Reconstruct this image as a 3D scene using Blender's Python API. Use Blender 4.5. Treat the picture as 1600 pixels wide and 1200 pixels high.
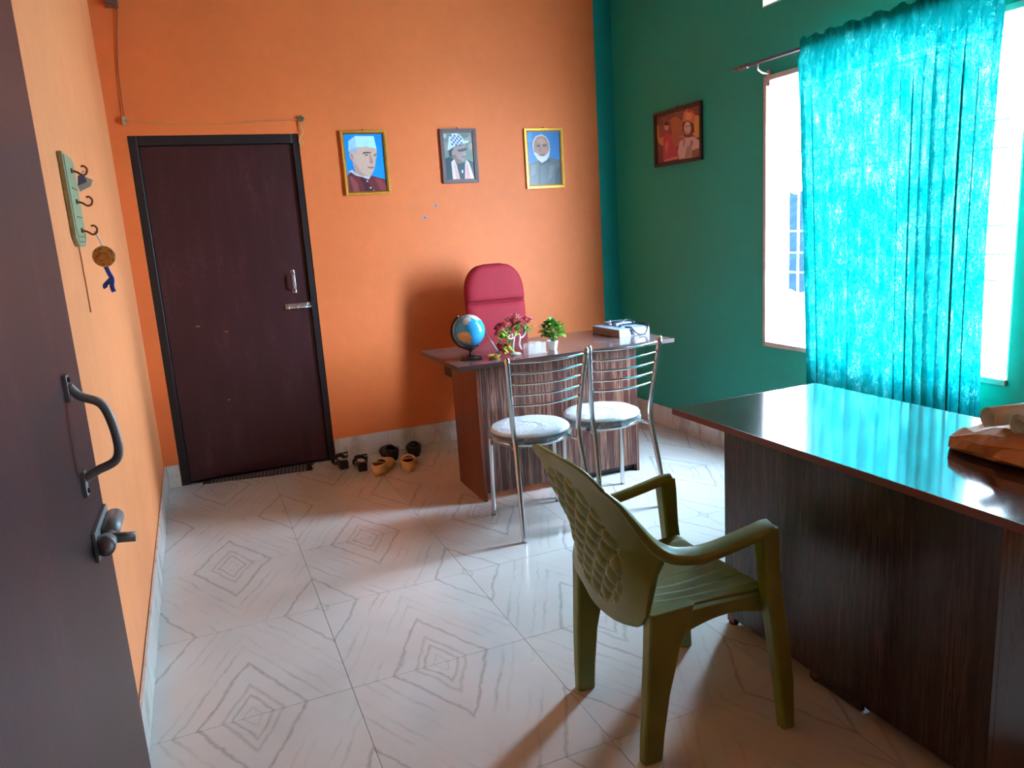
import bpy, bmesh, math, random
from mathutils import Matrix, Vector
from math import sin, cos, pi, radians as rad

# ------------------------------------------------------------------ scene, camera, light
for _o in list(bpy.data.objects):
    bpy.data.objects.remove(_o, do_unlink=True)
SC = bpy.context.scene
COL = SC.collection
W = 3.285            # room width (left wall X=0, right wall X=W); back wall Y=0
YF = -4.60           # inner face of the wall behind the camera
HC = 3.05            # ceiling height
TH = 0.13            # wall thickness

_r = (0.91929626, -0.38840423, -0.06353383)
_u = (0.13627016, 0.16268080, 0.97722331)
_f = (0.36922193, 0.90701550, -0.20247976)
cam_data = bpy.data.cameras.new('camera')
cam = bpy.data.objects.new('camera', cam_data)
COL.objects.link(cam)
cam.matrix_world = Matrix(((_r[0], _u[0], -_f[0], 0.31996), (_r[1], _u[1], -_f[1], -4.99633),
                           (_r[2], _u[2], -_f[2], 1.45326), (0, 0, 0, 1)))
cam_data.sensor_width = 36.0
cam_data.lens = 1183.71 / 1600 * 36.0
cam_data.clip_start = 0.02
SC.camera = cam

SC.view_settings.view_transform = 'Standard'
SC.view_settings.look = 'None'
SC.view_settings.gamma = 1.0
SC.view_settings.use_curve_mapping = False
SC.view_settings.exposure = 1.82

SKY = 34.0
world = bpy.data.worlds.new('daylight')
SC.world = world
world.use_nodes = True
_bg = world.node_tree.nodes['Background']
_bg.inputs['Color'].default_value = (0.56, 0.77, 1.0, 1)
_bg.inputs['Strength'].default_value = SKY

SC.cycles.use_denoising = True
SC.cycles.max_bounces = 12
SC.cycles.diffuse_bounces = 6
SC.cycles.glossy_bounces = 4
SC.cycles.transmission_bounces = 6
SC.cycles.transparent_max_bounces = 12
SC.cycles.sample_clamp_indirect = 12.0
SC.cycles.caustics_reflective = False
SC.cycles.caustics_refractive = False


def portal(name, loc, rot, sx, sy):
    """sampling portal at an opening of the room or hall: guides the sky light, gives off none itself"""
    d = bpy.data.lights.new(name, 'AREA')
    d.shape = 'RECTANGLE'
    d.size, d.size_y = sx, sy
    d.cycles.is_portal = True
    o = bpy.data.objects.new(name, d)
    COL.objects.link(o)
    o.location = loc
    o.rotation_euler = rot
    return o


portal('window_portal', (W + TH + .03, -2.30, 1.425), (0, rad(90), 0), 1.41, 1.40)
portal('ventilator_portal', (W + TH + .03, -1.8525, 2.62), (0, rad(90), 0), .24, .60)

portal('hall_fill_portal', (W + 2 * TH + .01, -6.35, 1.5), (0, rad(90), 0), .6, .5)  # unseen hall opening, added to light the open door leaf

# ------------------------------------------------------------------ helpers


def srgb(r, g, b):
    def f(c):
        c /= 255.0
        return c / 12.92 if c <= 0.04045 else ((c + 0.055) / 1.055) ** 2.4
    return (f(r), f(g), f(b), 1.0)


MATS = {}


class NT:
    """small wrapper for building node trees"""

    def __init__(self, name):
        m = bpy.data.materials.new(name)
        m.use_nodes = True
        self.m = m
        self.t = m.node_tree
        self.bsdf = self.t.nodes['Principled BSDF']
        self.out = self.t.nodes['Material Output']

    def n(self, kind, **kw):
        nd = self.t.nodes.new(kind)
        for k, v in kw.items():
            if k.startswith('i_'):
                key = k[2:]
                key = int(key) if key.isdigit() else key
                if hasattr(v, 'is_output') or isinstance(v, bpy.types.NodeSocket):
                    self.t.links.new(v, nd.inputs[key])
                else:
                    nd.inputs[key].default_value = v
            else:
                setattr(nd, k, v)
        return nd

    def link(self, a, b):
        self.t.links.new(a, b)

    def math(self, op, a, b=None, c=None, clamp=False):
        nd = self.t.nodes.new('ShaderNodeMath')
        nd.operation = op
        nd.use_clamp = clamp
        for i, v in enumerate((a, b, c)):
            if v is None:
                continue
            if isinstance(v, bpy.types.NodeSocket):
                self.t.links.new(v, nd.inputs[i])
            else:
                nd.inputs[i].default_value = v
        return nd.outputs[0]

    def noise(self, vec, scale, detail=4, rough=.55):
        nd = self.n('ShaderNodeTexNoise')
        nd.inputs['Scale'].default_value = scale
        nd.inputs['Detail'].default_value = detail
        nd.inputs['Roughness'].default_value = rough
        if vec is not None:
            self.link(vec, nd.inputs['Vector'])
        return nd.outputs['Fac']

    def ramp(self, fac, stops):
        nd = self.n('ShaderNodeValToRGB')
        e = nd.color_ramp.elements
        e[0].position, e[0].color = stops[0]
        e[1].position, e[1].color = stops[-1]
        for p, c in stops[1:-1]:
            x = e.new(p)
            x.color = c
        self.link(fac, nd.inputs['Fac'])
        return nd.outputs['Color']

    def mapping(self, vec, scale=(1, 1, 1), rot=(0, 0, 0)):
        nd = self.n('ShaderNodeMapping')
        nd.inputs['Scale'].default_value = scale
        nd.inputs['Rotation'].default_value = rot
        self.link(vec, nd.inputs['Vector'])
        return nd.outputs['Vector']

    def coord(self, kind='Object'):
        return self.n('ShaderNodeTexCoord').outputs[kind]

    def pos(self):
        return self.n('ShaderNodeNewGeometry').outputs['Position']

    def bump(self, height, strength=.2, dist=.01):
        nd = self.n('ShaderNodeBump')
        nd.inputs['Strength'].default_value = strength
        nd.inputs['Distance'].default_value = dist
        self.link(height, nd.inputs['Height'])
        self.link(nd.outputs['Normal'], self.bsdf.inputs['Normal'])


def plain(name, col, rough=.5, metal=0., spec=.5, var=.10, vscale=12., bump=0., bscale=120., coat=0.):
    """one colour with a faint procedural variation"""
    if name in MATS:
        return MATS[name]
    k = NT(name)
    c = srgb(*col)
    v = k.noise(k.coord(), vscale, 3)
    lo = tuple(x * (1 - var) for x in c[:3]) + (1,)
    hi = tuple(min(1, x * (1 + var)) for x in c[:3]) + (1,)
    k.link(k.ramp(v, [(.3, lo), (.7, hi)]), k.bsdf.inputs['Base Color'])
    k.bsdf.inputs['Roughness'].default_value = rough
    k.bsdf.inputs['Metallic'].default_value = metal
    k.bsdf.inputs['Specular IOR Level'].default_value = spec
    k.bsdf.inputs['Coat Weight'].default_value = coat
    if bump:
        k.bump(k.noise(k.coord(), bscale, 3), bump, .004)
    MATS[name] = k.m
    return k.m


def wall_paint(name, col, rough=.55):
    k = NT(name)
    p = k.pos()
    c = srgb(*col)
    a = k.noise(p, 1.3, 5)
    b = k.noise(p, 14, 4)
    f = k.math('ADD', k.math('MULTIPLY', a, .7), k.math('MULTIPLY', b, .3))
    lo = tuple(x * .90 for x in c[:3]) + (1,)
    hi = tuple(min(1, x * 1.08) for x in c[:3]) + (1,)
    k.link(k.ramp(f, [(.32, lo), (.68, hi)]), k.bsdf.inputs['Base Color'])
    k.bsdf.inputs['Roughness'].default_value = rough
    k.bsdf.inputs['Specular IOR Level'].default_value = .35
    h = k.math('ADD', k.noise(p, 60, 3), k.math('MULTIPLY', k.noise(p, 3, 3), 2.0))
    k.bump(h, .12, .006)
    return k.m


def laminate(name, scale, dark, mid, light, rough, coat=0., spec=.5):
    """streaky wood laminate; scale is small along the grain"""
    k = NT(name)
    v = k.mapping(k.coord(), scale)
    a = k.noise(v, 1.0, 5, .65)
    v2 = k.mapping(k.coord(), tuple(s * 3.3 for s in scale))
    b = k.noise(v2, 1.0, 4, .6)
    f = k.math('ADD', k.math('MULTIPLY', a, .62), k.math('MULTIPLY', b, .38))
    k.link(k.ramp(f, [(.36, srgb(*dark)), (.44, srgb(*mid)), (.49, srgb(*dark)), (.54, srgb(*light)), (.56, srgb(*dark)), (.60, srgb(*mid)), (.66, srgb(*light))]),
           k.bsdf.inputs['Base Color'])
    k.bsdf.inputs['Roughness'].default_value = rough
    k.bsdf.inputs['Coat Weight'].default_value = coat
    k.bsdf.inputs['Coat Roughness'].default_value = .08
    k.bsdf.inputs['Specular IOR Level'].default_value = spec
    return k.m


class MB:
    """mesh builder: collects shapes, links them as one object"""

    def __init__(self):
        self.v, self.f, self.s, self.mi = [], [], [], []

    def add(self, verts, faces, smooth=False, mi=0):
        o = len(self.v)
        self.v += [tuple(p) for p in verts]
        for f in faces:
            self.f.append(tuple(i + o for i in f))
            self.s.append(smooth)
            self.mi.append(mi)
        return self

    def box(self, x0, y0, z0, x1, y1, z1, mi=0, M=None):
        vs = [(x0, y0, z0), (x1, y0, z0), (x1, y1, z0), (x0, y1, z0), (x0, y0, z1), (x1, y0, z1), (x1, y1, z1), (x0, y1, z1)]
        if M is not None:
            vs = [tuple(M @ Vector(p)) for p in vs]
        return self.add(vs, [(0, 3, 2, 1), (4, 5, 6, 7), (0, 1, 5, 4), (1, 2, 6, 5), (2, 3, 7, 6), (3, 0, 4, 7)], False, mi)

    def hull(self, rings, smooth=False, mi=0, cap=True):
        """loft of equal-length rings"""
        n = len(rings[0])
        vs = [p for r in rings for p in r]
        fs = []
        for i in range(len(rings) - 1):
            for j in range(n):
                k = (j + 1) % n
                fs.append((i * n + j, i * n + k, (i + 1) * n + k, (i + 1) * n + j))
        if cap:
            fs.append(tuple(reversed(range(n))))
            fs.append(tuple(range((len(rings) - 1) * n, len(rings) * n)))
        return self.add(vs, fs, smooth, mi)

    def sweep(self, path, prof, smooth=True, mi=0, up=(0, 0, 1), cap=True, scale=None):
        """profile (list of 2D points: side, up) carried along a path"""
        pts = [Vector(p) for p in path]
        rings = []
        side0 = None
        for i, p in enumerate(pts):
            t = (pts[min(i + 1, len(pts) - 1)] - pts[max(i - 1, 0)]).normalized()
            if side0 is None:
                u = Vector(up)
                if abs(t.dot(u)) > .95:
                    u = Vector((1, 0, 0)) if abs(t.x) < .9 else Vector((0, 1, 0))
                s = t.cross(u).normalized()
            else:
                s = (side0 - t * side0.dot(t)).normalized()
            side0 = s
            n = s.cross(t).normalized()
            k = scale[i] if scale else 1.0
            rings.append([tuple(p + s * (a * k) + n * (b * k)) for a, b in prof])
        return self.hull(rings, smooth, mi, cap)

    def tube(self, path, r, seg=10, smooth=True, mi=0, cap=True):
        rs = r if isinstance(r, (list, tuple)) else [r] * len(path)
        prof = [(cos(2 * pi * i / seg), sin(2 * pi * i / seg)) for i in range(seg)]
        return self.sweep(path, prof, smooth, mi, cap=cap, scale=rs)

    def lathe(self, prof, c=(0, 0, 0), seg=24, smooth=True, mi=0, M=None):
        vs, fs = [], []
        n = len(prof)
        for i in range(seg):
            a = 2 * pi * i / seg
            for r, z in prof:
                p = Vector((r * cos(a), r * sin(a), z))
                if M is not None:
                    p = M @ p
                vs.append((c[0] + p.x, c[1] + p.y, c[2] + p.z))
        for i in range(seg):
            k = (i + 1) % seg
            for j in range(n - 1):
                fs.append((i * n + j, k * n + j, k * n + j + 1, i * n + j + 1))
        if prof[0][0] > 1e-6:
            fs.append(tuple(reversed([i * n for i in range(seg)])))
        if prof[-1][0] > 1e-6:
            fs.append(tuple(i * n + n - 1 for i in range(seg)))
        return self.add(vs, fs, smooth, mi)

    def sphere(self, c, r, seg=12, rings=8, smooth=True, mi=0, sc=(1, 1, 1)):
        prof = [(sin(pi * i / rings) * r + (1e-7), -cos(pi * i / rings) * r) for i in range(rings + 1)]
        M = Matrix.Diagonal((sc[0], sc[1], sc[2]))
        return self.lathe(prof, c, seg, smooth, mi, M)

    def grid(self, fn, nu, nv, smooth=True, mi=0, wrap=False):
        vs = [fn(i / nu, j / nv) for j in range(nv + 1) for i in range(nu + (0 if wrap else 1))]
        w = nu if wrap else nu + 1
        fs = []
        for j in range(nv):
            for i in range(nu):
                k = (i + 1) % w
                fs.append((j * w + i, j * w + k, (j + 1) * w + k, (j + 1) * w + i))
        return self.add(vs, fs, smooth, mi)

    def prism(self, poly, axis, a, b, mi=0, smooth=False):
        """2D polygon extruded along an axis between a and b"""
        def m(p, t):
            return {'x': (t, p[0], p[1]), 'y': (p[0], t, p[1]), 'z': (p[0], p[1], t)}[axis]
        return self.hull([[m(p, a) for p in poly], [m(p, b) for p in poly]], smooth, mi)

    def build(self, name, mat, parent=None, bevel=0, seg=2, solid=0, subd=0, fixn=True):
        me = bpy.data.meshes.new(name)
        me.from_pydata(self.v, [], self.f)
        me.validate()
        for p in me.polygons:
            pass
        ms = mat if isinstance(mat, (list, tuple)) else [mat]
        for m in ms:
            me.materials.append(m)
        if len(me.polygons) == len(self.f):
            me.polygons.foreach_set('use_smooth', self.s)
            me.polygons.foreach_set('material_index', self.mi)
        if fixn:
            bm = bmesh.new()
            bm.from_mesh(me)
            bmesh.ops.recalc_face_normals(bm, faces=bm.faces)
            bm.to_mesh(me)
            bm.free()
        me.update()
        o = bpy.data.objects.new(name, me)
        COL.objects.link(o)
        o.parent = parent
        if solid:
            md = o.modifiers.new('thickness', 'SOLIDIFY')
            md.thickness = solid
            md.offset = 0
        if bevel:
            md = o.modifiers.new('edge', 'BEVEL')
            md.width = bevel
            md.segments = seg
            md.limit_method = 'ANGLE'
            md.angle_limit = rad(40)
        if subd:
            md = o.modifiers.new('smooth', 'SUBSURF')
            md.levels = md.render_levels = subd
        return o


def thing(name, label, cat, loc=(0, 0, 0), rz=0., group=None):
    o = bpy.data.objects.new(name, None)
    COL.objects.link(o)
    o.empty_display_size = .05
    o.location = loc
    o.rotation_euler = (0, 0, rz)
    return tag(o, label, cat, group)


def tag(o, label, cat, group=None):
    o['label'] = label
    o['category'] = cat
    if group:
        o['group'] = group
    return o


def struct(o, label=None):
    o['kind'] = 'structure'
    if label:
        o['label'] = label
    return o


def part(o, label):
    o['label'] = label
    return o


def lerp_table(tab, x):
    if x <= tab[0][0]:
        return tab[0][1]
    for (a, va), (b, vb) in zip(tab, tab[1:]):
        if x <= b:
            t = (x - a) / (b - a)
            return va + (vb - va) * t
    return tab[-1][1]


def catmull(pts, n=6):
    pts = [Vector(p) for p in pts]
    out = []
    for i in range(len(pts) - 1):
        p0, p1, p2, p3 = pts[max(i - 1, 0)], pts[i], pts[i + 1], pts[min(i + 2, len(pts) - 1)]
        for k in range(n):
            t = k / n
            out.append(.5 * ((2 * p1) + (p2 - p0) * t + (2 * p0 - 5 * p1 + 4 * p2 - p3) * t * t + (3 * p1 - p0 - 3 * p2 + p3) * t ** 3))
    out.append(pts[-1])
    return [tuple(p) for p in out]


def rrect(w, h, r, n=3):
    """rounded rectangle profile, centred"""
    pts = []
    for cx, cy, a0 in ((w / 2 - r, h / 2 - r, 0), (-w / 2 + r, h / 2 - r, 90), (-w / 2 + r, -h / 2 + r, 180), (w / 2 - r, -h / 2 + r, 270)):
        for i in range(n + 1):
            a = rad(a0 + 90 * i / n)
            pts.append((cx + r * cos(a), cy + r * sin(a)))
    return pts


def smooth01(x):
    x = max(0., min(1., x))
    return x * x * (3 - 2 * x)


# ------------------------------------------------------------------ materials of the setting
M_ORANGE = wall_paint('orange_wall_paint', (227, 120, 62))
M_ORANGE_LIT = wall_paint('lit_orange_wall_paint', (242, 152, 98))  # same orange paint, paled: window light put into the colour
M_GREEN = wall_paint('green_wall_paint', (38, 160, 142))
M_TEAL = wall_paint('teal_wall_paint', (12, 146, 142))
M_CEIL = wall_paint('ceiling_paint', (140, 134, 126), .7)
M_WHITE = plain('white_gloss_paint', (238, 240, 240), .35, var=.03)
M_GROUT = plain('tile_grout', (120, 116, 110), .8)


def tile_material():
    k = NT('bookmatched_marble_tile')
    p = k.pos()
    wob = k.n('ShaderNodeTexNoise')
    wob.inputs['Scale'].default_value = 7.0
    wob.inputs['Detail'].default_value = 6
    wob.inputs['Roughness'].default_value = .62
    k.link(p, wob.inputs['Vector'])
    sub = k.n('ShaderNodeVectorMath', operation='SUBTRACT')
    k.link(wob.outputs['Color'], sub.inputs[0])
    sub.inputs[1].default_value = (.5, .5, .5)
    scl = k.n('ShaderNodeVectorMath', operation='SCALE')
    k.link(sub.outputs[0], scl.inputs[0])
    scl.inputs['Scale'].default_value = .055
    ad = k.n('ShaderNodeVectorMath', operation='ADD')
    k.link(p, ad.inputs[0])
    k.link(scl.outputs[0], ad.inputs[1])
    sep = k.n('ShaderNodeSeparateXYZ')
    k.link(ad.outputs[0], sep.inputs[0])
    dx = k.math('DIVIDE', k.math('SUBTRACT', sep.outputs[0], .622), .622)
    dy = k.math('DIVIDE', k.math('ADD', sep.outputs[1], 2.066), 1.24)
    a = k.math('ADD', dx, dy)
    b = k.math('SUBTRACT', dx, dy)
    ra, rb = k.math('ROUND', a), k.math('ROUND', b)
    da = k.math('ABSOLUTE', k.math('SUBTRACT', a, ra))
    db = k.math('ABSOLUTE', k.math('SUBTRACT', b, rb))
    d = k.math('MULTIPLY', k.math('MAXIMUM', da, db), 2.0)
    par = k.math('ABSOLUTE', k.math('MODULO', k.math('ADD', ra, rb), 2.0))   # 0 or 1: the two kinds of diamond

    def ring(r, w, amt):
        x = k.math('DIVIDE', k.math('ABSOLUTE', k.math('SUBTRACT', d, r)), w)
        return k.math('MULTIPLY', k.math('SUBTRACT', 1.0, x, clamp=True), amt)
    A = k.math('MAXIMUM', ring(.20, .028, .9), ring(.30, .035, .7))
    A = k.math('MAXIMUM', A, ring(.53, .035, 1.0))
    A = k.math('MAXIMUM', A, ring(.09, .02, .5))
    B = k.math('MAXIMUM', ring(.47, .030, 1.0), ring(.07, .03, .6))
    AB = k.math('ADD', k.math('MULTIPLY', A, par), k.math('MULTIPLY', B, k.math('SUBTRACT', 1.0, par)))
    C = k.math('MAXIMUM', ring(.74, .03, .75), ring(.88, .03, .45))
    brk = k.math('MULTIPLY', k.math('SUBTRACT', k.noise(p, 5.0, 4), .40, clamp=True), 4.5, clamp=True)
    C = k.math('MULTIPLY', C, brk)
    v = k.math('MAXIMUM', AB, C)
    v = k.math('MULTIPLY', v, k.math('ADD', .25, k.noise(p, 22, 4)))
    cl = k.noise(p, 3.0, 5)
    base = k.ramp(cl, [(.3, srgb(196, 193, 190)), (.7, srgb(208, 206, 203))])
    mx = k.n('ShaderNodeMix', data_type='RGBA')
    k.link(v, mx.inputs['Factor'])
    k.link(base, mx.inputs['A'])
    mx.inputs['B'].default_value = srgb(156, 152, 148)
    k.link(mx.outputs['Result'], k.bsdf.inputs['Base Color'])
    k.bsdf.inputs['Roughness'].default_value = .16
    k.bsdf.inputs['Specular IOR Level'].default_value = .5
    return k.m


M_TILE = tile_material()


def skirting_material():
    k = NT('skirting_tile')
    p = k.pos()
    c = k.ramp(k.noise(k.mapping(p, (6, 6, 3)), 1.5, 6, .65), [(.35, srgb(178, 172, 164)), (.5, srgb(214, 209, 201)), (.7, srgb(222, 218, 212))])
    k.link(c, k.bsdf.inputs['Base Color'])
    k.bsdf.inputs['Roughness'].default_value = .2
    return k.m


M_SKIRT = skirting_material()

# ------------------------------------------------------------------ room shell
floor = struct(MB().box(-TH, YF - TH, -.12, W + TH, TH, -.006).build('floor', M_GROUT))
xs = [.004, .622, 1.244, 1.866, 2.488, 3.110, W - .002]
ys = [0.0, -.204, -.825, -1.446, -2.067, -2.688, -3.309, -3.930, -4.551, YF - .002]
tile_cache = {}
for i in range(len(xs) - 1):
    for j in range(len(ys) - 1):
        w_, h_ = xs[i + 1] - xs[i] - .0018, ys[j] - ys[j + 1] - .0018
        key = (round(w_, 4), round(h_, 4))
        if key not in tile_cache:
            o = MB().box(-w_ / 2, -h_ / 2, -.006, w_ / 2, h_ / 2, 0).build('tile', M_TILE, floor)
            tile_cache[key] = o.data
        else:
            o = bpy.data.objects.new('tile', tile_cache[key])
            COL.objects.link(o)
            o.parent = floor
        o.location = ((xs[i] + xs[i + 1]) / 2, (ys[j] + ys[j + 1]) / 2, 0)

DX0, DX1, DH = .088, 1.042, 2.10     # back door opening
b = MB()
b.box(-TH, 0, 0, DX0, TH, HC)
b.box(DX0, 0, DH, DX1, TH, HC)
b.box(DX1, 0, 0, 3.143, TH, HC)
b.box(3.143, 0, 0, W + TH, TH, HC, mi=1)
wall_back = struct(b.build('wall_back', [M_ORANGE, M_TEAL]), 'orange painted wall with a narrow teal strip in the corner')
wall_left = struct(MB().box(-TH, YF - TH, 0, 0, 0, HC).build('wall_left', M_ORANGE_LIT), 'orange painted wall on the left')

WY0, WY1, WZ0, WZ1 = -3.0, -1.6, .72, 2.13     # window opening
VY0, VY1, VZ0, VZ1 = -2.15, -1.555, 2.50, 2.74  # ventilator opening
b = MB()
b.box(W, YF - TH, 0, W + TH, 0, WZ0)
b.box(W, WY1, WZ0, W + TH, 0, WZ1)
b.box(W, YF - TH, WZ0, W + TH, WY0, WZ1)
b.box(W, YF - TH, WZ1, W + TH, 0, VZ0)
b.box(W, VY1, VZ0, W + TH, 0, VZ1)
b.box(W, YF - TH, VZ0, W + TH, VY0, VZ1)
b.box(W, YF - TH, VZ1, W + TH, 0, HC)
wall_right = struct(b.build('wall_right', M_GREEN), 'green painted wall with the window')
FX0, FX1, FH = .085, 1.10, 2.12     # doorway the photographer stands in
b = MB()
b.box(0, YF - TH, 0, FX0, YF, HC)
b.box(FX0, YF - TH, FH, FX1, YF, HC)
b.box(FX1, YF - TH, 0, W, YF, HC)
wall_front = struct(b.build('wall_front', M_ORANGE), 'orange painted wall around the entrance doorway')
ceiling = struct(MB().box(-TH, YF - TH, HC, W + TH, TH, HC + .12).build('ceiling', M_CEIL))

# small hall outside the entrance doorway
hall_floor = struct(MB().box(-1.2, -6.9, -.12, W + TH, YF - TH, -.001).build('hall_floor', M_TILE))
hall_ceiling = struct(MB().box(-1.2, -6.9, 2.75, W + TH, YF - TH, 2.85).build('hall_ceiling', M_CEIL))
b = MB()
b.box(-1.2, -7.03, 0, W + TH, -6.9, 2.75)
b.box(-1.33, -7.03, 0, -1.2, YF - TH, 2.75)
b.box(W + TH, -7.03, 0, W + 2 * TH, YF - TH, 1.2)
b.box(W + TH, -7.03, 1.8, W + 2 * TH, YF - TH, 2.75)
b.box(W + TH, -7.03, 1.2, W + 2 * TH, -6.6, 1.8)  # gap beside this piece is the added opening that lights the door leaf
b.box(W + TH, -6.1, 1.2, W + 2 * TH, YF - TH, 1.8)
b.box(-1.33, YF - TH, 0, -TH, YF, 2.85)
hall_wall = struct(b.build('hall_wall', M_CEIL))

door_backing = struct(MB().box(DX0 - .05, TH, -.12, DX1 + .05, TH + .10, DH + .05).build('door_light_block', M_CEIL))  # unseen backing added behind the closed door, keeps sky light from leaking in

# skirting tiles
SK = .142


def skirting(name, p0, p1, normal, breaks):
    """thin mortar strip with tiles on it, between two floor points along a wall"""
    p0, p1 = Vector(p0), Vector(p1)
    d = (p1 - p0).normalized()
    L = (p1 - p0).length
    n = Vector(normal)

    def slab(a, c, t0, t1, z0, z1):
        q = [p0 + d * a + n * t0, p0 + d * c + n * t0, p0 + d * c + n * t1, p0 + d * a + n * t1]
        return MB().hull([[(v.x, v.y, z0) for v in q], [(v.x, v.y, z1) for v in q]])
    base = struct(slab(0, L, .0, .004, .001, SK - .002).build(name, M_GROUT))
    edges = [0] + [e for e in breaks if 0 < e < L] + [L]
    for a, c in zip(edges, edges[1:]):
        if c - a > .02:
            slab(a + .001, c - .001, .004, .013, .001, SK).build('tile', M_SKIRT, base)
    return base


skirting('baseboard_left', (0, YF, 0), (0, 0, 0), (1, 0, 0), [.05 + .621 * i for i in range(9)])
skirting('baseboard_back', (DX1 + .002, 0, 0), (W - .014, 0, 0), (0, -1, 0), [.36 + .62 * i for i in range(6)])
skirting('baseboard_corner', (.014, 0, 0), (DX0 - .002, 0, 0), (0, -1, 0), [])
skirting('baseboard_right', (W, 0, 0), (W, YF, 0), (-1, 0, 0), [.204 + .621 * i for i in range(9)])
skirting('baseboard_front', (FX1 + .01, YF, 0), (W - .014, YF, 0), (0, 1, 0), [.62 * i for i in range(5)])

# nail holes with chipped plaster
M_CHIP = plain('chipped_plaster', (150, 150, 160), .9)
M_HOLE = plain('nail_hole', (60, 45, 45), .9)
for x, z, r in ((1.72, 1.627, .005), (1.888, 1.627, .011), (1.805, 1.552, .012)):
    ring = [(x + r * (1 + .3 * sin(3 * a + x * 9)) * cos(a), z + r * 1.2 * (1 + .25 * cos(2 * a + z * 7)) * sin(a)) for a in [2 * pi * i / 14 for i in range(14)]]
    h = MB().prism(ring, 'y', -.0015, .001).build('plaster_chip', M_CHIP, wall_back)
    MB().prism([(x + .4 * r * cos(2 * pi * i / 8), z + .4 * r * sin(2 * pi * i / 8)) for i in range(8)], 'y', -.0022, -.001).build('nail_hole', M_HOLE, h)

# ------------------------------------------------------------------ doors
M_DOOR = None


def door_material():
    k = NT('maroon_door_laminate')
    p = k.coord()
    f = k.math('ADD', k.math('MULTIPLY', k.noise(k.mapping(p, (9, 9, 2.0)), 1.0, 6, .6), .7), k.math('MULTIPLY', k.noise(p, 60, 3), .3))
    k.link(k.ramp(f, [(.3, srgb(46, 18, 22)), (.55, srgb(60, 26, 30)), (.72, srgb(82, 46, 50))]), k.bsdf.inputs['Base Color'])
    k.bsdf.inputs['Roughness'].default_value = .38
    k.bump(k.noise(p, 90, 3), .06, .003)
    return k.m


M_DOOR = door_material()
M_DFRAME = plain('black_door_frame_paint', (26, 22, 26), .4)
M_STEEL = plain('brushed_steel', (200, 202, 206), .28, 1.0, var=.05)
M_DULL = plain('dull_grey_metal', (150, 150, 150), .45, .35, var=.08)
M_SCREW = plain('dark_screw_head', (60, 58, 56), .5, .6)

door1 = bpy.data.objects.new('door_1', None)
COL.objects.link(door1)
door1.location = (DX0, .03, 0)
struct(door1, 'closed dark maroon door with black frame in the orange wall')
dw = DX1 - DX0
b = MB()
b.box(0, -.026, 0, .048, .075, DH)
b.box(dw - .040, -.026, 0, dw, .075, DH)
b.box(.048, -.026, DH - .055, dw - .040, .075, DH)
b.build('door_frame', M_DFRAME, door1, bevel=.004)
leaf1 = MB().box(.050, -.006, .012, dw - .042, .030, DH - .057).build('door_leaf', M_DOOR, door1, bevel=.003)
# chips on the leaf
M_SCRATCH = plain('bare_scratch', (170, 120, 70), .7)
for x, z, l in ((.37, .93, .03), (.21, .98, .03), (.33, .50, .025)):
    MB().prism([(x, z), (x + l * .5, z + .004), (x + l, z - .002), (x + l * .5, z - .003)], 'y', -.0072, -.005).build('scratch', M_SCRATCH, leaf1)


def pull_handle(parent, x, z0, z1, y):
    h = MB()
    h.sweep(catmull([(x, y - .002, z1 - .012), (x, y - .030, z1 - .024), (x, y - .036, (z0 + z1) / 2), (x, y - .030, z0 + .024), (x, y - .002, z0 + .012)], 5), rrect(.006, .018, .002, 2), smooth=False, up=(1, 0, 0))
    h.box(x - .012, y - .004, z1 - .022, x + .012, y, z1 + .004)
    h.box(x - .012, y - .004, z0 - .004, x + .012, y, z0 + .022)
    o = h.build('door_handle', M_STEEL, parent, bevel=.001)
    for zz in (z0 + .006, z1 - .006):
        MB().lathe([(.004, 0), (.0035, .002)], (x, y - .0055, zz), 8, M=Matrix.Rotation(rad(90), 3, 'X')).build('screw', M_SCREW, o)
    return part(o, 'shiny steel pull handle')


pull_handle(leaf1, .91 - DX0, 1.135, 1.272, -.007)
bx0, bx1, bz = .842 - DX0, .995 - DX0, 1.045
h = MB()
h.box(bx0, -.012, bz - .016, bx1 - .012, -.007, bz + .018)
bolt1 = part(h.build('sliding_bolt', M_STEEL, leaf1, bevel=.001), 'steel sliding bolt')
MB().tube([(bx0 + .008, -.019, bz - .008), (bx1 + .012, -.019, bz - .008)], .006, 10).build('bolt_rod', M_STEEL, bolt1)
for xx in (bx0 + .02, bx0 + .075, bx1 - .03):
    MB().tube([(xx, -.010, bz - .019), (xx, -.022, bz - .017), (xx, -.026, bz - .008), (xx, -.022, bz + .001), (xx, -.010, bz + .003)], .0035, 6).build('bolt_guide', M_STEEL, bolt1)
MB().box(bx1 - .008, -.014, bz - .016, bx1 + .014, -.007, bz + .018).build('bolt_keep', M_STEEL, bolt1, bevel=.001)
for xx, zz in ((bx0 + .012, bz + .01), (bx0 + .075, bz + .011), (bx1 - .022, bz + .01)):
    MB().lathe([(.0035, 0), (.003, .0015)], (xx, -.0122, zz), 8, M=Matrix.Rotation(rad(90), 3, 'X')).build('screw', M_SCREW, bolt1)

# open door leaf beside the camera, folded back to the left wall
door2 = bpy.data.objects.new('door_2', None)
COL.objects.link(door2)
LY0, LY1 = YF - .004, -3.709
LX0, LX1 = .132, .145
struct(door2, 'open maroon door leaf folded back against the left wall')
door2.location = (LX0, LY0, 0)
door2.rotation_euler = (0, 0, -math.atan2(LX1 - LX0, LY1 - LY0))
LL = math.hypot(LX1 - LX0, LY1 - LY0)
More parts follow.
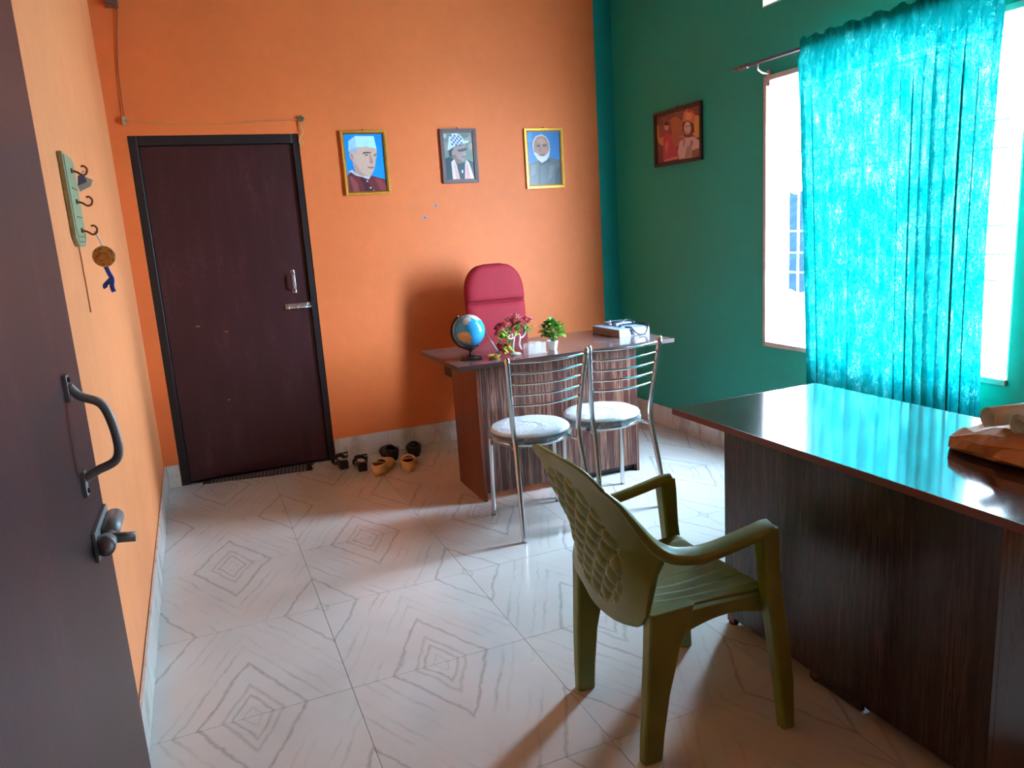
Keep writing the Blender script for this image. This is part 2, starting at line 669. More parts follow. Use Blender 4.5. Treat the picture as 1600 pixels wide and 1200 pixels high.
# local: y runs from hinge to free edge, face is x = 0
leaf2 = MB().box(-.034, 0, .012, 0, LL, 2.05).build('door_leaf', M_DOOR, door2, bevel=.003)
b = MB()
b.box(-.050, -.040, 0, .0, -.003, 2.10)
b.box(FX1 - .045 - LX0, -.060, 0, FX1 - LX0 - .001, 0.0, 2.10)
b.box(-.0465, -.060, 2.062, FX1 - .045 - LX0, -.003, 2.10)
b.build('door_frame', M_DFRAME, door2, bevel=.003)
for zz in (.25, 1.05, 1.85):
    MB().tube([(.004, .002, zz - .05), (.004, .002, zz + .05)], .006, 8).build('hinge', M_DULL, door2)
hy = LL - .135
h = MB()
path = catmull([(.004, hy, 1.283), (.016, hy + .004, 1.266), (.040, hy + .006, 1.250), (.050, hy + .006, 1.205), (.046, hy + .006, 1.172), (.020, hy + .004, 1.160), (.004, hy, 1.152)], 6)
h.tube(path, [.0062] * len(path), 10)
h.box(0, hy - .010, 1.262, .005, hy + .010, 1.298)
h.box(0, hy - .010, 1.128, .005, hy + .010, 1.164)
hd = part(h.build('door_handle', M_DULL, leaf2), 'bent dull metal pull handle')
for zz in (1.291, 1.135):
    MB().lathe([(.004, 0), (.003, .003)], (.005, hy, zz), 8, M=Matrix.Rotation(rad(90), 3, 'Y')).build('screw', M_SCREW, hd)
by0, by1, bz = LL - .145, LL - .006, 1.052
h = MB().box(0, by0, bz - .020, .005, by1, bz + .022)
bolt2 = part(h.build('sliding_bolt', M_DULL, leaf2, bevel=.001), 'dull metal sliding bolt with knob')
MB().tube([(.016, by0 - .012, bz), (.016, by1 + .002, bz)], .0085, 12).build('bolt_rod', M_DULL, bolt2)
for ya, yb in ((by0 + .002, by0 + .024), (by0 + .052, by1 - .004)):
    MB().tube([(.014, ya, bz), (.014, yb, bz)], .0135, 14).build('bolt_sleeve', M_DULL, bolt2)
MB().tube([(.018, by0 + .036, bz), (.050, by0 + .036, bz - .004)], .0075, 10).build('bolt_knob', M_DULL, bolt2)

# ------------------------------------------------------------------ window, ventilator, grille, outside
M_TRIM = plain('pinkish_window_trim', (196, 160, 152), .5)
M_IRON = plain('pale_painted_iron_bar', (190, 198, 210), .5)


def opening(name, y0, y1, z0, z1, label, trim):
    w = bpy.data.objects.new(name, None)
    COL.objects.link(w)
    w.location = (W, (y0 + y1) / 2, z0)
    struct(w, label)
    hw, hh = (y1 - y0) / 2, z1 - z0
    t = .008
    lin = MB()
    lin.box(.001, -hw, 0, TH, -hw + t, hh)
    lin.box(.001, hw - t, 0, TH, hw, hh)
    lin.box(.001, -hw + t, 0, TH, hw - t, t)
    lin.box(.001, -hw + t, hh - t, TH, hw - t, hh)
    lin.build('reveal', M_WHITE, w)
    if trim:
        f = MB()
        g = .022
        f.box(-.012, hw - .002, -g, .004, hw + g - .002, hh + g)
        f.box(-.012, -hw + .002, -g, .004, hw - .002, .004)
        f.box(-.012, -hw + .002, hh - .004, .004, hw - .002, hh + g)
        f.build('window_trim', M_TRIM, w, bevel=.002)
    return w, hw, hh


win, hw, hh = opening('window_1', WY0, WY1, WZ0, WZ1, 'tall window with pinkish trim and iron grille behind the curtain', True)
for i in range(5):
    yy = hw - .129 - i * .285
    MB().tube([(.10, yy, .008), (.10, yy, hh - .008)], .006, 6).build('grille_bar', M_IRON, win)
for zz in (.036, .389, .496, .613, .92, 1.029, 1.345):
    MB().box(.096, -hw + .008, zz - .004, .104, hw - .008, zz + .004).build('grille_bar', M_IRON, win)
f = MB()
f.box(.108, hw - .030, .008, .128, hw - .008, hh - .008)
f.box(.108, -hw + .008, .008, .128, -hw + .030, hh - .008)
f.box(.108, -hw + .030, .008, .128, hw - .030, .030)
f.box(.108, -hw + .030, hh - .030, .128, hw - .030, hh - .008)
f.build('window_frame', M_WHITE, win)
vent, vw, vh = opening('window_2', VY0, VY1, VZ0, VZ1, 'narrow ventilator window high above the curtain', False)
f = MB()
f.box(.035, vw - .036, .008, .060, vw - .008, vh - .008)
f.box(.035, -vw + .008, .008, .060, -vw + .036, vh - .008)
f.box(.035, -vw + .036, .008, .060, vw - .036, .030)
f.box(.035, -vw + .036, vh - .030, .060, vw - .036, vh - .008)
f.box(.035, -.012, .030, .060, .012, vh - .030)
f.build('window_frame', M_WHITE, vent)

M_YARD = plain('bare_yard_earth', (196, 190, 178), .9, vscale=2)
ground = struct(MB().box(-14, -16, -.75, 26, 16, -.65).build('ground', M_YARD), 'bare yard ground outside')
hs = thing('neighbour_house', 'low outbuilding with blue-grey corrugated roof seen through the window gap', 'house', (6.9, 3.7, -.65))
M_TIN = plain('blue_grey_tin_sheet', (11, 20, 44), .9, spec=0., vscale=3)
M_PLAST = plain('pale_plaster', (215, 220, 228), .8, vscale=3)
MB().box(.25, -1.7, 0, 3.4, 1.7, 1.17).build('wall', M_PLAST, hs)
r_ = MB()
prof = []
nr = 48
for i in range(nr + 1):
    yy = -1.9 + 3.8 * i / nr
    prof.append((yy, .018 * (1 if i % 4 in (0, 1) else -1)))
top = [[(0.0, y_, 1.15 + z_) for y_, z_ in prof], [(2.6, y_, 2.35 + z_) for y_, z_ in prof]]
vs = top[0] + top[1]
n_ = len(prof)
r_.add(vs, [(i, i + 1, n_ + i + 1, n_ + i) for i in range(n_ - 1)])
r_.build('roof_sheet', M_TIN, hs, solid=.012)
MB().box(.235, -1.25, .45, .26, -.85, .95).build('window', plain('dark_house_window', (6, 9, 24), .9, spec=0.), hs)

# ------------------------------------------------------------------ curtain rod and curtain
M_ROD = plain('mauve_grey_rod', (128, 104, 116), .35, .5)
CXR = W - .08
rod = thing('curtain_rod', 'slim curtain rod with pointed finial above the window', 'curtain rod', (CXR, -2.28, 2.215))
MB().tube([(0, .74, 0), (0, -.95, 0)], .0085, 10).build('rod', M_ROD, rod)
for s, y0 in ((1, .74), (-1, -.95)):
    MB().lathe([(.009, 0), (.014, .004), (.014, .022), (.008, .028), (.013, .040), (.013, .062), (.007, .072), (.009, .085), (.002, .145)], (0, y0, 0), 12,
               M=Matrix.Rotation(rad(-90 * s), 3, 'X')).build('finial', M_ROD, rod)
for yy in (.665, -.885):
    br = MB()
    br.tube([(.078, yy, -.055), (.03, yy, -.050), (.0, yy, -.035), (0, yy, -.008)], .005, 8)
    br.box(.070, yy - .012, -.115, .0795, yy + .012, -.035)
    br.build('bracket', M_TRIM, rod)


def curtain_material():
    k = NT('teal_sheer_curtain')
    p = k.coord()
    weave = k.noise(k.mapping(p, (260, 260, 60)), 1.0, 3, .7)
    weave2 = k.noise(k.mapping(p, (90, 90, 300)), 1.0, 2, .6)
    blot = k.noise(k.mapping(p, (22, 22, 9)), 1.0, 5, .65)
    thick = k.math('ADD', k.math('MULTIPLY', weave, .4), k.math('ADD', k.math('MULTIPLY', weave2, .25), k.math('MULTIPLY', blot, .35)))
    tcol = k.ramp(thick, [(.34, srgb(150, 232, 232)), (.44, srgb(20, 138, 140)), (.53, srgb(0, 100, 104)), (.66, srgb(0, 70, 74))])
    dif = k.n('ShaderNodeBsdfDiffuse')
    dif.inputs['Color'].default_value = srgb(10, 138, 128)
    tr = k.n('ShaderNodeBsdfTranslucent')
    k.link(tcol, tr.inputs['Color'])
    m1 = k.n('ShaderNodeMixShader')
    m1.inputs['Fac'].default_value = .26
    k.link(dif.outputs[0], m1.inputs[1])
    k.link(tr.outputs[0], m1.inputs[2])
    tp = k.n('ShaderNodeBsdfTransparent')
    tp.inputs['Color'].default_value = (.60, .95, .97, 1)
    fac = k.math('MULTIPLY', k.math('SUBTRACT', .53, thick, clamp=True), .05, clamp=True)
    m2 = k.n('ShaderNodeMixShader')
    k.link(fac, m2.inputs['Fac'])
    k.link(m1.outputs[0], m2.inputs[1])
    k.link(tp.outputs[0], m2.inputs[2])
    k.link(m2.outputs[0], k.out.inputs['Surface'])
    return k.m


M_CURT = curtain_material()
curtain = thing('curtain', 'sheer teal curtain hanging in soft folds over the window', 'curtain', (CXR, -2.45, .20))


def curt(s, t):
    # s across (0 = far edge), t down; the cloth doubles back on itself along some folds
    z = 2.055 * (1 - t)
    y0 = .52 - .10 * t
    y1 = -.525 + .015 * sin(3 * t)
    ph = 2 * pi * (14.5 * s + .55 * sin(2 * pi * 1.3 * s) + .12 * t * sin(9 * s)) + .35 * sin(3 * t + 11 * s)
    k = smooth01(t * 5)
    amp = (.006 + .020 * k) * (.55 + .45 * sin(17 * s + 1.3 + .5 * t))
    ov = (.005 + .0095 * k) * (.62 + .38 * sin(23 * s + .7 - .6 * t)) * smooth01(s * 12) * smooth01((1 - s) * 12)
    y = y0 + (y1 - y0) * s + ov * sin(ph + 1.1)
    x = -.030 + amp * sin(ph) + .006 * sin(2.3 * ph + 1) * k + .010 * sin(4 * s + 3 * t) * t
    if t < .05:
        x = -.014 + .004 * sin(2 * ph)
        z += .010 * sin(ph * .7) * (1 - t / .05)
    x = min(x, -.010)
    return (x, y, z)


MB().grid(curt, 420, 60).build('cloth', M_CURT, curtain, fixn=False)
MB().sweep([(curt(i / 160, 1)[0], .42 - .945 * i / 160, .012) for i in range(161)], rrect(.004, .03, .001, 1)).build('hem', M_CURT, curtain)
MB().grid(lambda s, t: (.013 + .003 * sin(60 * s), .52 - 1.045 * s, 2.052 - .075 * t + .012 * sin(40 * s) * (1 - t)), 120, 4).build('rod_pocket', M_CURT, curtain, fixn=False)

# ------------------------------------------------------------------ pictures on the walls


def ellipse(cx, cy, rx, ry, n=14):
    return [(cx + rx * cos(2 * pi * i / n), cy + ry * sin(2 * pi * i / n)) for i in range(n)]


M_NAIL = plain('rusty_nail', (110, 60, 45), .6, .5)


def picture(label, loc, rz, w, h, fw, mats, corners, shapes, tilt=0.):
    """flat framed print; shapes are polygons in the print's own drawing units, placed by its four corners"""
    t = thing('framed_picture', label, 'picture', loc, rz, 'framed pictures on the walls')
    if tilt:
        t.rotation_euler = (0, tilt, rz)
    d = .018
    fr = MB()

    def bar(pts, y0, y1, mi):
        fr.hull([[(p[0], y0, p[1]) for p in pts], [(p[0], y1, p[1]) for p in pts]], mi=mi)
    hw_, hh_ = w / 2, h / 2
    for k0, k1, depth, mi in ((0, .62, d, 0), (.62, 1.0, d * .75, 1)):
        a, c = fw * k0, fw * k1
        O = [(-hw_ + a, -hh_ + a), (hw_ - a, -hh_ + a), (hw_ - a, hh_ - a), (-hw_ + a, hh_ - a)]
        I = [(-hw_ + c, -hh_ + c), (hw_ - c, -hh_ + c), (hw_ - c, hh_ - c), (-hw_ + c, hh_ - c)]
        for i in range(4):
            j = (i + 1) % 4
            bar([O[i], O[j], I[j], I[i]], -depth, -.001, mi)
    fr.build('frame', mats[:2], t, bevel=.0015)
    iw, ih = w - 2 * fw, h - 2 * fw
    tl, tr, bl, br = [Vector(c) for c in corners]

    def conv(x, y):
        # inverse bilinear by a few Newton steps
        u, v = .5, .5
        for _ in range(6):
            top, bot = tl + (tr - tl) * u, bl + (br - bl) * u
            p = top + (bot - top) * v
            e = Vector((x, y)) - p
            du = (tr - tl) * (1 - v) + (br - bl) * v
            dv = bot - top
            det = du.x * dv.y - du.y * dv.x
            u += (e.x * dv.y - e.y * dv.x) / det
            v += (du.x * e.y - du.y * e.x) / det
        u, v = min(1, max(0, u)), min(1, max(0, v))
        return (-iw / 2 + iw * u, ih / 2 - ih * v)
    pr = MB()
    ml, mk = [], {}

    def mat_of(c):
        if c not in mk:
            mk[c] = len(ml)
            ml.append(plain('print_ink_%02x%02x%02x' % c, c, .32, var=.06, vscale=60))
        return mk[c]
    y = -.005
    pr.add([(-iw / 2, y, -ih / 2), (iw / 2, y, -ih / 2), (iw / 2, y, ih / 2), (-iw / 2, y, ih / 2)], [(0, 1, 2, 3)], mi=mat_of(shapes[0]))
    for c, poly in shapes[1:]:
        y -= .00006
        pts = [conv(*p) for p in poly]
        pr.add([(p[0], y, p[1]) for p in pts], [tuple(range(len(pts)))], mi=mat_of(c))
    me = pr.build('print', ml, t, fixn=False)
    MB().box(-iw / 2 - .002, -.003, -ih / 2 - .002, iw / 2 + .002, -.001, ih / 2 + .002).build('backing_board', plain('backing_card', (140, 110, 80), .8), t)
    MB().tube([(0, -.010, h / 2 + .006), (0, .004, h / 2 + .004)], .004, 6).build('nail', M_NAIL, t)
    return t


M_GOLD = plain('gilt_frame', (222, 165, 62), .3, .55, var=.12, vscale=40)
M_GOLD2 = plain('dark_gilt_lip', (150, 98, 30), .4, .5)
M_GREYF = plain('grey_brown_frame', (94, 80, 84), .45)
M_GREYL = plain('rusty_frame_lip', (120, 84, 78), .45)
M_BRNF = plain('dark_brown_frame', (60, 34, 34), .4)

p1 = [(0, 150, 240),
      ((214, 186, 172), [(345, 350), (640, 370), (642, 480), (625, 560), (615, 640), (590, 720), (545, 790), (470, 805), (400, 775), (330, 745), (300, 640), (290, 560), (255, 520), (240, 450), (260, 430), (330, 440)]),
      ((190, 160, 148), [(300, 560), (330, 600), (390, 700), (470, 770), (540, 792), (470, 808), (400, 778), (330, 748), (300, 640)]),
      ((186, 242, 250), [(232, 265), (330, 195), (600, 200), (640, 385), (500, 355), (350, 358), (300, 380), (232, 425)]),
      ((160, 220, 240), [(232, 265), (330, 195), (345, 350), (300, 380), (232, 425)]),
      ((165, 185, 225), [(235, 415), (300, 378), (352, 360), (335, 445), (262, 438)]),
      ((198, 148, 132), [(255, 455), (280, 445), (305, 500), (300, 550), (270, 530)]),
      ((84, 66, 66), [(425, 468), (450, 432), (560, 432), (556, 450), (460, 454)]),
      ((84, 66, 66), [(590, 475), (640, 452), (640, 466), (600, 484)]),
      ((120, 100, 100), [(458, 478), (490, 462), (522, 478), (485, 492)]),
      ((120, 100, 100), [(595, 490), (632, 480), (632, 496), (602, 500)]),
      ((180, 142, 130), [(530, 460), (552, 470), (590, 590), (560, 604), (520, 582), (545, 560)]),
      ((158, 98, 104), [(495, 650), (600, 655), (588, 672), (530, 674)]),
      ((205, 208, 222), [(230, 720), (280, 690), (330, 742), (420, 785), (545, 785), (525, 835), (440, 830), (250, 745)]),
      ((112, 48, 54), [(215, 775), (260, 722), (330, 775), (430, 805), (520, 838), (560, 782), (760, 838), (795, 860), (800, 1020), (225, 1025)]),
      ((72, 38, 52), [(380, 792), (440, 802), (520, 900), (600, 1010), (470, 1015), (440, 900)]),
      ((150, 78, 84), [(240, 800), (270, 780), (360, 900), (380, 1015), (300, 1018)]),
      ((140, 66, 70), [(600, 820), (700, 840), (780, 950), (790, 1005), (700, 1008)]),
      ((215, 200, 195), ellipse(497, 862, 12, 14)),
      ((215, 200, 195), ellipse(545, 962, 14, 14)),
      ((215, 200, 195), ellipse(590, 1000, 10, 6))]
picture('gilt framed portrait of a man in a white cap on blue', (1.441, -.001, 1.914), 0, .294, .396, .022, [M_GOLD, M_GOLD2],
        [(160, 170), (725, 170), (230, 1020), (790, 1005)], p1)
p2 = [(112, 132, 130),
      ((150, 150, 140), ellipse(620, 290, 60, 50)), ((92, 120, 120), ellipse(560, 240, 80, 40)), ((160, 150, 140), ellipse(670, 430, 40, 60)),
      ((136, 140, 140), ellipse(240, 420, 50, 80)), ((170, 180, 180), ellipse(215, 240, 30, 40)), ((100, 130, 120), ellipse(655, 600, 50, 70)),
      ((34, 62, 72), [(215, 630), (290, 600), (380, 640), (470, 720), (560, 700), (600, 650), (715, 700), (745, 1000), (225, 1005)]),
      ((48, 56, 64), [(275, 500), (390, 430), (410, 570), (340, 560), (355, 610), (285, 595)]),
      ((158, 138, 134), [(375, 440), (580, 385), (582, 470), (586, 560), (570, 645), (540, 690), (450, 700), (390, 660), (335, 575), (330, 520)]),
      ((128, 104, 102), [(335, 575), (390, 560), (440, 640), (540, 690), (450, 730), (390, 700)]),
      ((196, 218, 232), [(258, 492), (285, 260), (335, 202), (420, 195), (500, 240), (560, 325), (645, 328), (625, 362), (520, 385), (420, 402), (330, 452)])]
for i in range(6):
    for j in range(5):
        if (i + j) % 2 == 0:
            x_, y_ = 300 + i * 34 + j * 6, 215 + j * 38 + i * 4
            if x_ + y_ * .2 < 560 and x_ > 280:
                p2.append(((62, 84, 150), [(x_, y_), (x_ + 32, y_ + 4), (x_ + 38, y_ + 36), (x_ + 6, y_ + 34)]))
p2 += [((66, 66, 84), [(428, 482), (600, 448), (602, 480), (545, 512), (450, 518)]),
       ((112, 84, 86), [(500, 598), (580, 598), (570, 614), (505, 614)]),
       ((176, 152, 146), [(545, 500), (580, 560), (560, 572), (530, 560)]),
       ((218, 205, 226), [(318, 695), (370, 640), (412, 740), (470, 1000), (340, 1000)]),
       ((222, 160, 158), [(362, 690), (398, 750), (462, 1000), (402, 1000)]),
       ((214, 205, 232), [(590, 655), (640, 710), (730, 1000), (560, 1000), (565, 720)]),
       ((222, 160, 158), [(582, 690), (625, 760), (660, 1000), (585, 1000)]),
       ((225, 225, 225), ellipse(515, 862, 14, 30))]
picture('grey framed portrait of a man in a checked hat and scarf', (2.077, -.001, 1.940), 0, .256, .350, .026, [M_GREYF, M_GREYL],
        [(185, 190), (695, 190), (225, 1000), (745, 990)], p2)
p3 = [(12, 112, 180),
      ((40, 140, 205), ellipse(235, 260, 40, 90)),
      ((192, 192, 198), [(283, 400), (285, 320), (330, 245), (420, 207), (500, 250), (545, 330), (562, 440), (552, 540), (510, 625), (440, 672), (370, 625), (310, 535)]),
      ((166, 122, 104), [(302, 420), (308, 330), (350, 262), (420, 236), (490, 262), (536, 345), (550, 450), (515, 540), (430, 530), (350, 545), (308, 490)]),
      ((184, 142, 122), [(350, 330), (400, 270), (470, 290), (500, 350), (430, 370)]),
      ((208, 206, 202), [(306, 500), (350, 520), (380, 540), (430, 545), (500, 536), (535, 510), (555, 470), (546, 565), (502, 632), (440, 668), (370, 620)]),
      ((148, 110, 102), [(378, 540), (430, 508), (495, 520), (500, 545), (430, 540), (390, 565)]),
      ((112, 60, 62), [(400, 548), (440, 538), (486, 542), (476, 560), (415, 566)]),
      ((72, 52, 48), [(345, 388), (402, 384), (398, 420), (356, 418)]),
      ((72, 52, 48), [(440, 378), (502, 370), (502, 402), (446, 408)]),
      ((140, 92, 78), [(405, 420), (432, 480), (395, 488), (385, 470)]),
      ((78, 88, 94), [(235, 705), (340, 655), (385, 632), (440, 684), (550, 612), (572, 562), (620, 600), (728, 612), (760, 1030), (250, 1060)]),
      ((50, 58, 64), [(385, 652), (440, 684), (560, 602), (578, 640), (460, 705), (400, 745)]),
      ((60, 68, 74), [(385, 740), (420, 740), (430, 1040), (385, 1045)]),
      ((98, 108, 112), [(270, 720), (350, 690), (340, 860), (270, 900)]),
      ((100, 110, 114), [(560, 720), (640, 690), (600, 900), (540, 960)]),
      ((54, 62, 72), [(660, 800), (730, 700), (755, 1020), (650, 1022)])]
picture('gilt framed portrait of a white-bearded man in a grey coat', (2.706, -.001, 1.909), 0, .296, .405, .024, [M_GOLD, M_GOLD2],
        [(185, 185), (700, 160), (255, 1050), (750, 1010)], p3)
p4 = [(122, 62, 52),
      ((176, 96, 50), ellipse(480, 560, 120, 220)), ((214, 150, 62), ellipse(760, 480, 70, 160)), ((196, 128, 60), ellipse(320, 560, 110, 200)),
      ((150, 70, 70), [(240, 400), (330, 360), (420, 420), (440, 600), (260, 650)]),
      ((112, 70, 64), ellipse(260, 420, 60, 60)), ((128, 74, 70), ellipse(560, 280, 110, 70)),
      ((206, 150, 130), ellipse(362, 480, 34, 62)), ((72, 40, 42), [(325, 440), (360, 400), (400, 440), (392, 470), (335, 470)]),
      ((190, 60, 66), [(320, 640), (365, 560), (420, 600), (450, 720), (540, 860), (420, 960), (320, 940)]),
      ((214, 96, 96), [(340, 760), (380, 660), (400, 760), (360, 880)]),
      ((216, 130, 120), [(330, 960), (520, 900), (530, 940), (340, 985)]),
      ((206, 112, 84), [(570, 420), (590, 280), (640, 220), (700, 260), (740, 330), (720, 440), (640, 400)]),
      ((226, 150, 110), ellipse(650, 330, 44, 60)), ((180, 60, 54), ellipse(660, 260, 26, 26)),
      ((84, 44, 46), [(575, 440), (640, 395), (720, 440), (730, 570), (690, 560), (680, 460), (600, 470), (600, 560), (580, 540)]),
      ((218, 168, 156), ellipse(642, 500, 46, 92)), ((110, 62, 60), [(612, 472), (640, 470), (640, 482), (614, 484)]), ((110, 62, 60), [(655, 466), (682, 462), (682, 474), (657, 478)]),
      ((176, 80, 84), [(622, 560), (655, 556), (650, 568), (626, 570)]),
      ((214, 178, 170), [(540, 700), (600, 650), (720, 620), (790, 680), (800, 900), (540, 960), (520, 840)]),
      ((186, 124, 112), [(590, 660), (615, 660), (605, 770), (585, 760)]), ((188, 116, 110), [(690, 640), (720, 700), (700, 790), (670, 760)]),
      ((170, 140, 120), [(640, 760), (700, 740), (690, 900), (610, 930)]), ((150, 100, 80), [(700, 820), (790, 780), (800, 900), (700, 910)]),
      ((230, 190, 150), [(540, 615), (545, 622), (800, 690), (800, 676)])]
picture('dark framed print of two garlanded figures in warm colours on the green wall', (W - .001, -.784, 1.952), rad(-90), .512, .344, .024, [M_BRNF, M_BRNF],
        [(215, 360), (790, 180), (245, 1015), (805, 900)], p4, 0)

# ------------------------------------------------------------------ cord above the door, wire in the corner
M_CORD = plain('pale_twine', (190, 150, 95), .9)
M_CLIP = plain('old_grey_clip', (150, 150, 120), .6)
wire = thing('twine_line', 'thin twine tied between two nails above the maroon door', 'cord', (0, 0, 2.18))
MB().tube(catmull([(.092, -.012, .0), (.30, -.010, -.018), (.58, -.010, -.022), (.85, -.010, -.008), (1.062, -.013, .0)], 5), .0022, 6).build('twine', M_CORD, wire)
MB().tube(catmull([(1.068, -.014, .0), (1.060, -.016, -.04), (1.072, -.016, -.075), (1.050, -.016, -.105), (1.040, -.016, -.13), (1.050, -.018, -.152), (1.062, -.016, -.14), (1.058, -.016, -.118)], 5), .004, 6).build('hanging_loop', plain('yellowed_cord', (205, 170, 105), .8), wire)
k_ = MB()
for i in range(7):
    a = i * 1.3
    k_.tube(catmull([(1.066, -.010, .004), (1.066 + .018 * cos(a), -.022, .004 + .018 * sin(a)), (1.066 + .012 * cos(a + 1.2), -.014, .006 + .014 * sin(a + 1.2))], 4), .004, 6)
k_.build('knot', plain('greenish_knot', (110, 120, 80), .9), wire)
MB().tube([(1.066, .0, .004), (1.066, -.026, .006)], .004, 8).build('nail', M_NAIL, wire)
c_ = MB().box(.078, -.022, -.022, .098, -.001, .022)
c_.tube([(.088, -.028, .0), (.088, 0, .0)], .005, 8)
c_.build('clip', M_CLIP, wire, bevel=.002)
cw = thing('corner_cable', 'thin dark cable running down the orange wall to a clip near the corner', 'cable', (0, 0, 2.2))
MB().tube(catmull([(.090, -.008, .005), (.098, -.006, .25), (.122, -.006, .45), (.140, -.010, .57), (.12, -.012, .62)], 6), .0026, 6).build('wire', plain('brown_cable', (120, 66, 40), .6), cw)
b = MB().box(.085, -.030, .575, .150, -.001, .66)
b.tube([(.10, -.030, .60), (.135, -.036, .585), (.14, -.030, .56)], .005, 6)
b.build('wall_bracket', plain('brown_bracket', (118, 76, 62), .6), cw, bevel=.004)

# ------------------------------------------------------------------ key holder on the left wall
M_KEYB = laminate('green_grey_painted_wood', (60, 60, 5), (120, 128, 96), (160, 166, 128), (172, 178, 140), .6)
M_GROOVE = plain('dark_groove', (78, 82, 58), .8)
M_HOOK = plain('copper_hook', (150, 84, 52), .35, .8)
kh = thing('key_holder', 'pale green wooden key holder with three hooks on the left wall', 'key holder', (0, -2.20, 1.48))
hw2 = .125
outl = [(-hw2, .030), (-hw2 + .05, 0), (hw2 - .05, 0), (hw2, .030), (hw2, .262), (hw2 - .03, .280), (-hw2, .280)]
kb = MB().prism(outl, 'x', .001, .015).build('board', M_KEYB, kh, bevel=.002)
for off in (.014, .030):
    pts = [(-hw2 + off, .272), (-hw2 + off, .034 + off * .6), (-hw2 + .05 + off * .3, off), (hw2 - .05 - off * .3, off), (hw2 - off, .034 + off * .6)]
    MB().sweep([(.0152, p[0], p[1]) for p in pts], [(.0014, .0006), (-.0014, .0006), (-.0014, -.0006), (.0014, -.0006)], smooth=False, up=(1, 0, 0)).build('groove', M_GROOVE, kb)
for zz in (.092, .180):
    MB().box(.0148, -.03, zz - .0015, .0160, .09, zz + .0015).build('groove', M_GROOVE, kb)
hooks_z = [.235, .140, .050]
for zz in hooks_z:
    hk = MB()
    hk.tube(catmull([(.012, .02, zz), (.030, .02, zz - .004), (.044, .022, zz - .014), (.056, .022, zz - .010), (.060, .022, zz + .004), (.052, .022, zz + .014), (.044, .022, zz + .012)], 5), .0032, 8)
    hk.lathe([(.008, 0), (.008, .004), (.004, .006)], (.015, .02, zz), 10, M=Matrix.Rotation(rad(90), 3, 'Y'))
    hk.build('hook', M_HOOK, kh)
tagk = thing('key_tag', 'small white and blue tag hanging from the top hook of the key holder', 'key tag', (.050, -2.178, 1.655))
MB().prism([(-.020, -.005), (.012, .010), (.022, .030), (-.006, .044), (-.024, .018)], 'y', -.003, .003).build('tag', plain('white_plastic_tag', (225, 225, 235), .3), tagk)
MB().prism([(-.022, .014), (.004, .024), (.0, .048), (-.018, .044)], 'y', -.007, -.0035).build('key', plain('blue_grey_key', (110, 120, 165), .35, .6), tagk)
MB().tube(catmull([(-.004, 0, .038), (.006, 0, .052), (-.002, 0, .058), (-.008, 0, .046), (-.004, 0, .038)], 4), .0016, 6).build('ring', M_STEEL, tagk)
ck = thing('keychain', 'round wooden keychain with blue ribbon hanging from the lowest hook', 'keychain', (.052, -2.178, 1.34))
MB().tube(catmull([(.0, .0, .186), (.006, .004, .165), (.012, .004, .148), (.014, .004, .138)], 4), .0022, 6).build('chain', M_STEEL, ck)


def disc_mat():
    k = NT('carved_wooden_disc')
    p = k.coord()
    w = k.n('ShaderNodeTexVoronoi')
    w.inputs['Scale'].default_value = 110
    k.link(p, w.inputs['Vector'])
    k.link(k.ramp(w.outputs['Distance'], [(.1, srgb(92, 60, 34)), (.5, srgb(190, 140, 78))]), k.bsdf.inputs['Base Color'])
    k.bsdf.inputs['Roughness'].default_value = .4
    return k.m


Md = Matrix.Rotation(rad(90), 3, 'X')
dsk = MB().lathe([(.0001, -.004), (.030, -.004), (.034, -.002), (.034, .004), (.030, .006), (.026, .004), (.0001, .004)], (.014, .004, .104), 28, M=Md).build('disc', disc_mat(), ck)
MB().lathe([(.0001, .0065), (.013, .0065), (.013, .004)], (.014, .004, .104), 20, M=Md).build('centre_boss', plain('amber_boss', (196, 136, 56), .35), dsk)
M_RIB = plain('blue_ribbon', (22, 74, 190), .5)
rb = MB()
prf = rrect(.014, .003, .001, 1)
rb.sweep(catmull([(.014, .004, .072), (.020, .004, .050), (.026, .006, .030), (.022, .006, .006), (.026, .004, -.012)], 5), prf, up=(0, 1, 0))
rb.sweep(catmull([(.026, .006, .032), (.014, .008, .022), (.002, .008, .010), (.004, .008, .002)], 5), prf, up=(0, 1, 0))
rb.build('ribbon', M_RIB, ck)
st = tag(MB().tube(catmull([(.004, -2.215, 1.482), (.004, -2.208, 1.43), (.005, -2.220, 1.40), (.004, -2.205, 1.37), (.004, -2.205, 1.27)], 5), .0022, 5).build('loose_string', plain('brown_string', (168, 104, 60), .9)), 'thin brown string dangling below the key holder on the wall', 'string')

# ------------------------------------------------------------------ desks
M_LAMV = laminate('dark_striped_laminate_upright', (34, 34, .7), (56, 28, 26), (82, 46, 40), (152, 108, 88), .28)
M_LAMD = laminate('dark_plain_laminate', (22, 22, .6), (40, 30, 31), (54, 42, 42), (66, 52, 50), .26)
M_LAMH = laminate('dark_striped_laminate_top', (1.2, 26, 26), (58, 40, 42), (100, 72, 70), (150, 122, 116), .22, .25)
M_LAMG = laminate('dark_glossy_laminate_top', (26, 1.2, 26), (58, 42, 44), (76, 58, 58), (92, 74, 72), .13, 1.0)
M_EDGE = plain('dark_edge_band', (58, 34, 30), .35)
M_EDGE_R = plain('reddish_edge_band', (104, 50, 38), .4)
M_LAMS = laminate('side_laminate_orange_bounce', (26, 26, .9), (88, 38, 24), (120, 58, 36), (140, 76, 50), .35)  # reddened: reflected light of the orange wall put into the colour
M_FOOT = plain('black_plastic_foot', (20, 20, 20), .5)
M_INSIDE = plain('dark_desk_inside', (44, 32, 30), .6)


